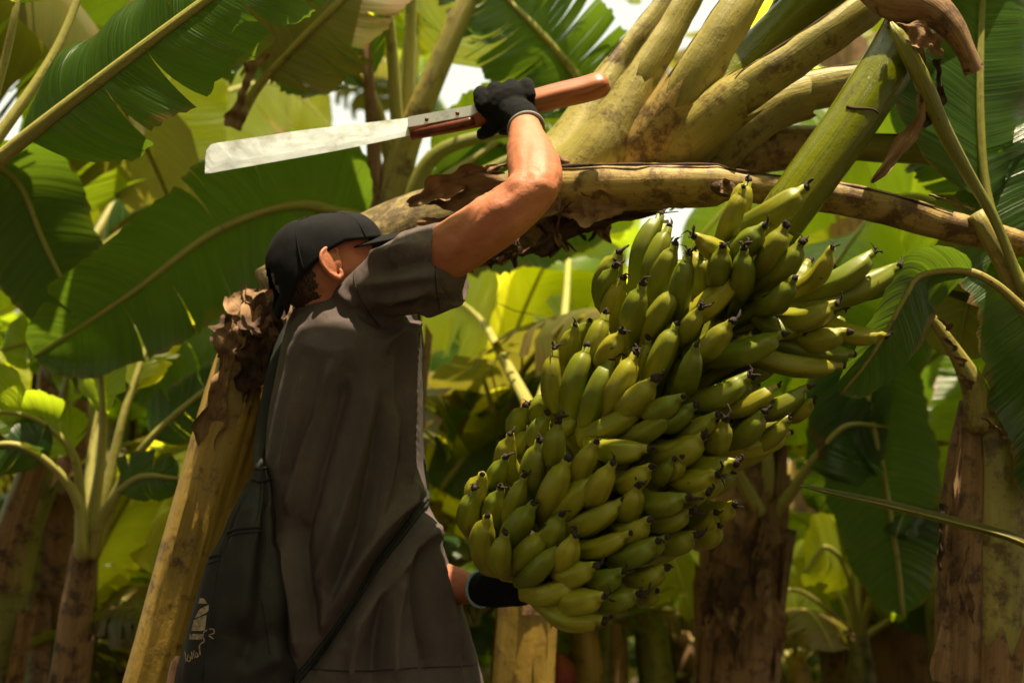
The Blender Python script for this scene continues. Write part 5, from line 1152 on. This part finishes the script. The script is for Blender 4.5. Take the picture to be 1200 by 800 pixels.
for q in range(5):
    a = q*1.3+.4; add_leaf(ps, [(724, 510, 5.2), (724+60*math.cos(a), 440, 5.2+.3*math.sin(a)), (724+140*math.cos(a), 400, 5.2+.6*math.sin(a)), (724+220*math.cos(a), 450, 5.2+.9*math.sin(a))], .18, U+.4*Fw, .25, [LEAFY, LEAF, LEAFD, LEAF, LEAFY][q], PETG, seed=130+q, n=34, cols=5, tears=rtears(rng, 4))
# right bottom: small sucker with bright leaves
pk_ = plant('small bright green banana sucker low beside the split trunk', P(1010, 800, 4.8))
trunk(pk_, [(1010, 830, 4.8, .05), (1008, 780, 4.8, .042), (1006, 740, 4.8, .03)], STEMG, 37, 2)
for q, (a, t_, mt) in enumerate([(2.6, 660, LEAFY), (0.5, 640, LEAFY), (1.6, 600, LEAF), (3.4, 690, LEAFY), (5.2, 680, LEAF), (0.0, 700, LEAFD), (4.2, 640, LEAFY)]):
    dx, dz = math.cos(a), math.sin(a)
    add_leaf(pk_, [(1006, 750, 4.8), (1006+30*dx, t_+30, 4.8+.1*dz), (1006+80*dx, t_, 4.8+.3*dz), (1006+130*dx, t_+30, 4.8+.5*dz)], .12, U+.5*Fw, .3, mt, PETG, r0=.016, seed=140+q, n=30, cols=5, tears=rtears(rng, 2))
# a red flower bud low behind the glove and a purple one on the right
def bud(p, L, label, mat):
    b = thing('banana_flower_bud', label, 'flower bud', tuple(p)); n = 18; t = np.linspace(0, 1, n)
    pts = np.array([p+np.array([0.02*math.sin(3*x), 0, -L*x]) for x in t]); obj('bract', tube(pts, L*0.30*np.sin(np.pi*np.clip(t*0.93+0.05, 0, 1))**0.8+0.002, 14, rmod(.05, 4, 1)), mat, b)
    obj('stem', tube(np.array([p+np.array([0, 0, .0]), p+np.array([0.01, 0.05, .25]), p+np.array([0.03, .12, .45])]), [.012, .013, .015], 8), PETG, b)
bud(P(650, 765, 4.6), .16, 'small red banana flower bud hanging low behind the gloved hand', BUDM)
bud(P(1022, 770, 5.6), .14, 'small purple-red flower bud hanging by the bright sucker', BUDM)

# ------------------------------------------------------------------ the plantation around
def scatter():
    rng = np.random.RandomState(77); spots = []
    for row in range(9):
        y = 5.2+row*1.9
        half = 0.42*y+2.2
        xs = np.arange(-half, half, 2.0)
        for x in xs:
            spots.append((x+rng.uniform(-0.5, 0.5)+(row % 2)*0.8, y+rng.uniform(-0.5, 0.5)))
    # rows beside and behind the camera, the same plantation, thickened to cut sky light
    for y in (2.6, 0.6, -1.6, -3.8):
        for x in (-4.2, -2.6, 2.7, 4.4)+((-1.2, 0.6) if y < -1 else ()): spots.append((x+rng.uniform(-.3, .3), y+rng.uniform(-.4, .4)))
    for y in (-1.9, 0.2, 1.5, 2.9): spots += [(-2.15, y)]+([(2.2, y+0.3)] if y < 2 else [])  # plants added close by to shut out more of the sky
    k = 0
    for (x, y) in spots:
        if abs(x) < 1.9 and -1.4 < y < 4.4: continue
        if y > 6.5 and rng.rand() < 0.28: continue
        h = rng.uniform(2.5, 3.5) if y < 8 else rng.uniform(2.0, 3.5)
        far = y > 9.5
        generic_plant(x, y, h, (rng.randint(7, 10) if y < 9.5 else rng.randint(5, 8))+(6 if y < 4.4 else 0), rng.uniform(1.8, 2.5)+(0.5 if y < 4.4 else 0), 1000+k, 'banana plant far back in the crowded plantation rows' if far else ('banana plant in the blurred rows just behind the worker' if y > 4.4 else 'banana plant in the row beside the clearing'), 'far plantation rows' if far else ('nearer plantation rows' if y > 4.4 else 'rows beside the clearing')); k += 1
    # half-grown plants filling the middle layer
    for q in range(20):
        y = rng.uniform(4.7, 8.5); x = rng.uniform(-1, 1)*(0.38*y+0.5)
        generic_plant(x, y, rng.uniform(1.0, 1.9), rng.randint(8, 11), rng.uniform(1.3, 2.0), 5000+q, 'half-grown banana plant in the middle layer of foliage', 'half-grown plants in the middle layer')
    # low suckers filling the undergrowth
    for q in range(46):
        y = rng.uniform(4.6, 13); x = rng.uniform(-1, 1)*(0.40*y+0.8)
        if abs(x) < 0.5 and y < 4.5: continue
        generic_plant(x, y, rng.uniform(0.25, 0.8), rng.randint(5, 8), rng.uniform(0.7, 1.4), 3000+q, 'low banana sucker in the undergrowth between the trunks', 'low suckers in the undergrowth', 'banana_sucker')
    # slender young plants crowding the gaps close behind the worker and the bunch
    for q, (a, b, d) in enumerate([(30, 900, 4.6), (150, 880, 5.4), (215, 900, 4.9), (-20, 880, 5.2), (60, 860, 5.4), (170, 860, 5.8), (300, 900, 5.0), (545, 900, 4.6), (590, 880, 5.6), (680, 900, 4.8), (770, 880, 5.2), (800, 880, 6.2), (950, 900, 5.0), (1000, 880, 5.6), (1060, 900, 5.4), (1090, 880, 5.2), (930, 860, 6.4), (1150, 880, 4.4), (110, 900, 6.4), (520, 880, 6.6)]):
        w = P(a, b, d)
        generic_plant(w[0], w[1], rng.uniform(0.45, 1.25), rng.randint(7, 10), rng.uniform(0.9, 1.5), 4000+q, 'slender young banana plant crowding between the bigger trunks', 'young plants between the trunks', 'young_banana_plant')
scatter()
def far_wood():
    """leaf mass closing the rows in the distance"""
    rng = np.random.RandomState(9); Vs = []; Fs = []; mi = []; k = 0
    src = []
    for v in (0, 1, 2, 3, 5, 8):
        pm = PROTO[v]; a = np.zeros(len(pm.vertices)*3); pm.vertices.foreach_get('co', a); src.append((a.reshape(-1, 3), [tuple(p.vertices) for p in pm.polygons]))
    for q in range(260):
        V, F = src[rng.randint(len(src))]; y = rng.uniform(20.5, 27); x = rng.uniform(-1, 1)*(0.45*y+3)
        M = Matrix.Translation((x, y, rng.uniform(0.2, 3.6))) @ Matrix.Rotation(rng.uniform(0, 6.28), 4, 'Z') @ Matrix.Rotation(rng.uniform(-.3, .4), 4, 'Y') @ Matrix.Scale(rng.uniform(1.8, 2.8), 4)
        A = np.array(M); W = V @ A[:3, :3].T+A[:3, 3]
        if blocks(W[::6]): continue
        Vs.append(W); Fs += [tuple(i+k for i in f) for f in F]; k += len(V)
    o = obj('distant_plantation', (np.vstack(Vs), Fs, None), LEAF); o['kind'] = 'stuff'; tag(o, 'distant mass of banana leaves closing off the rows', 'foliage')
far_wood()
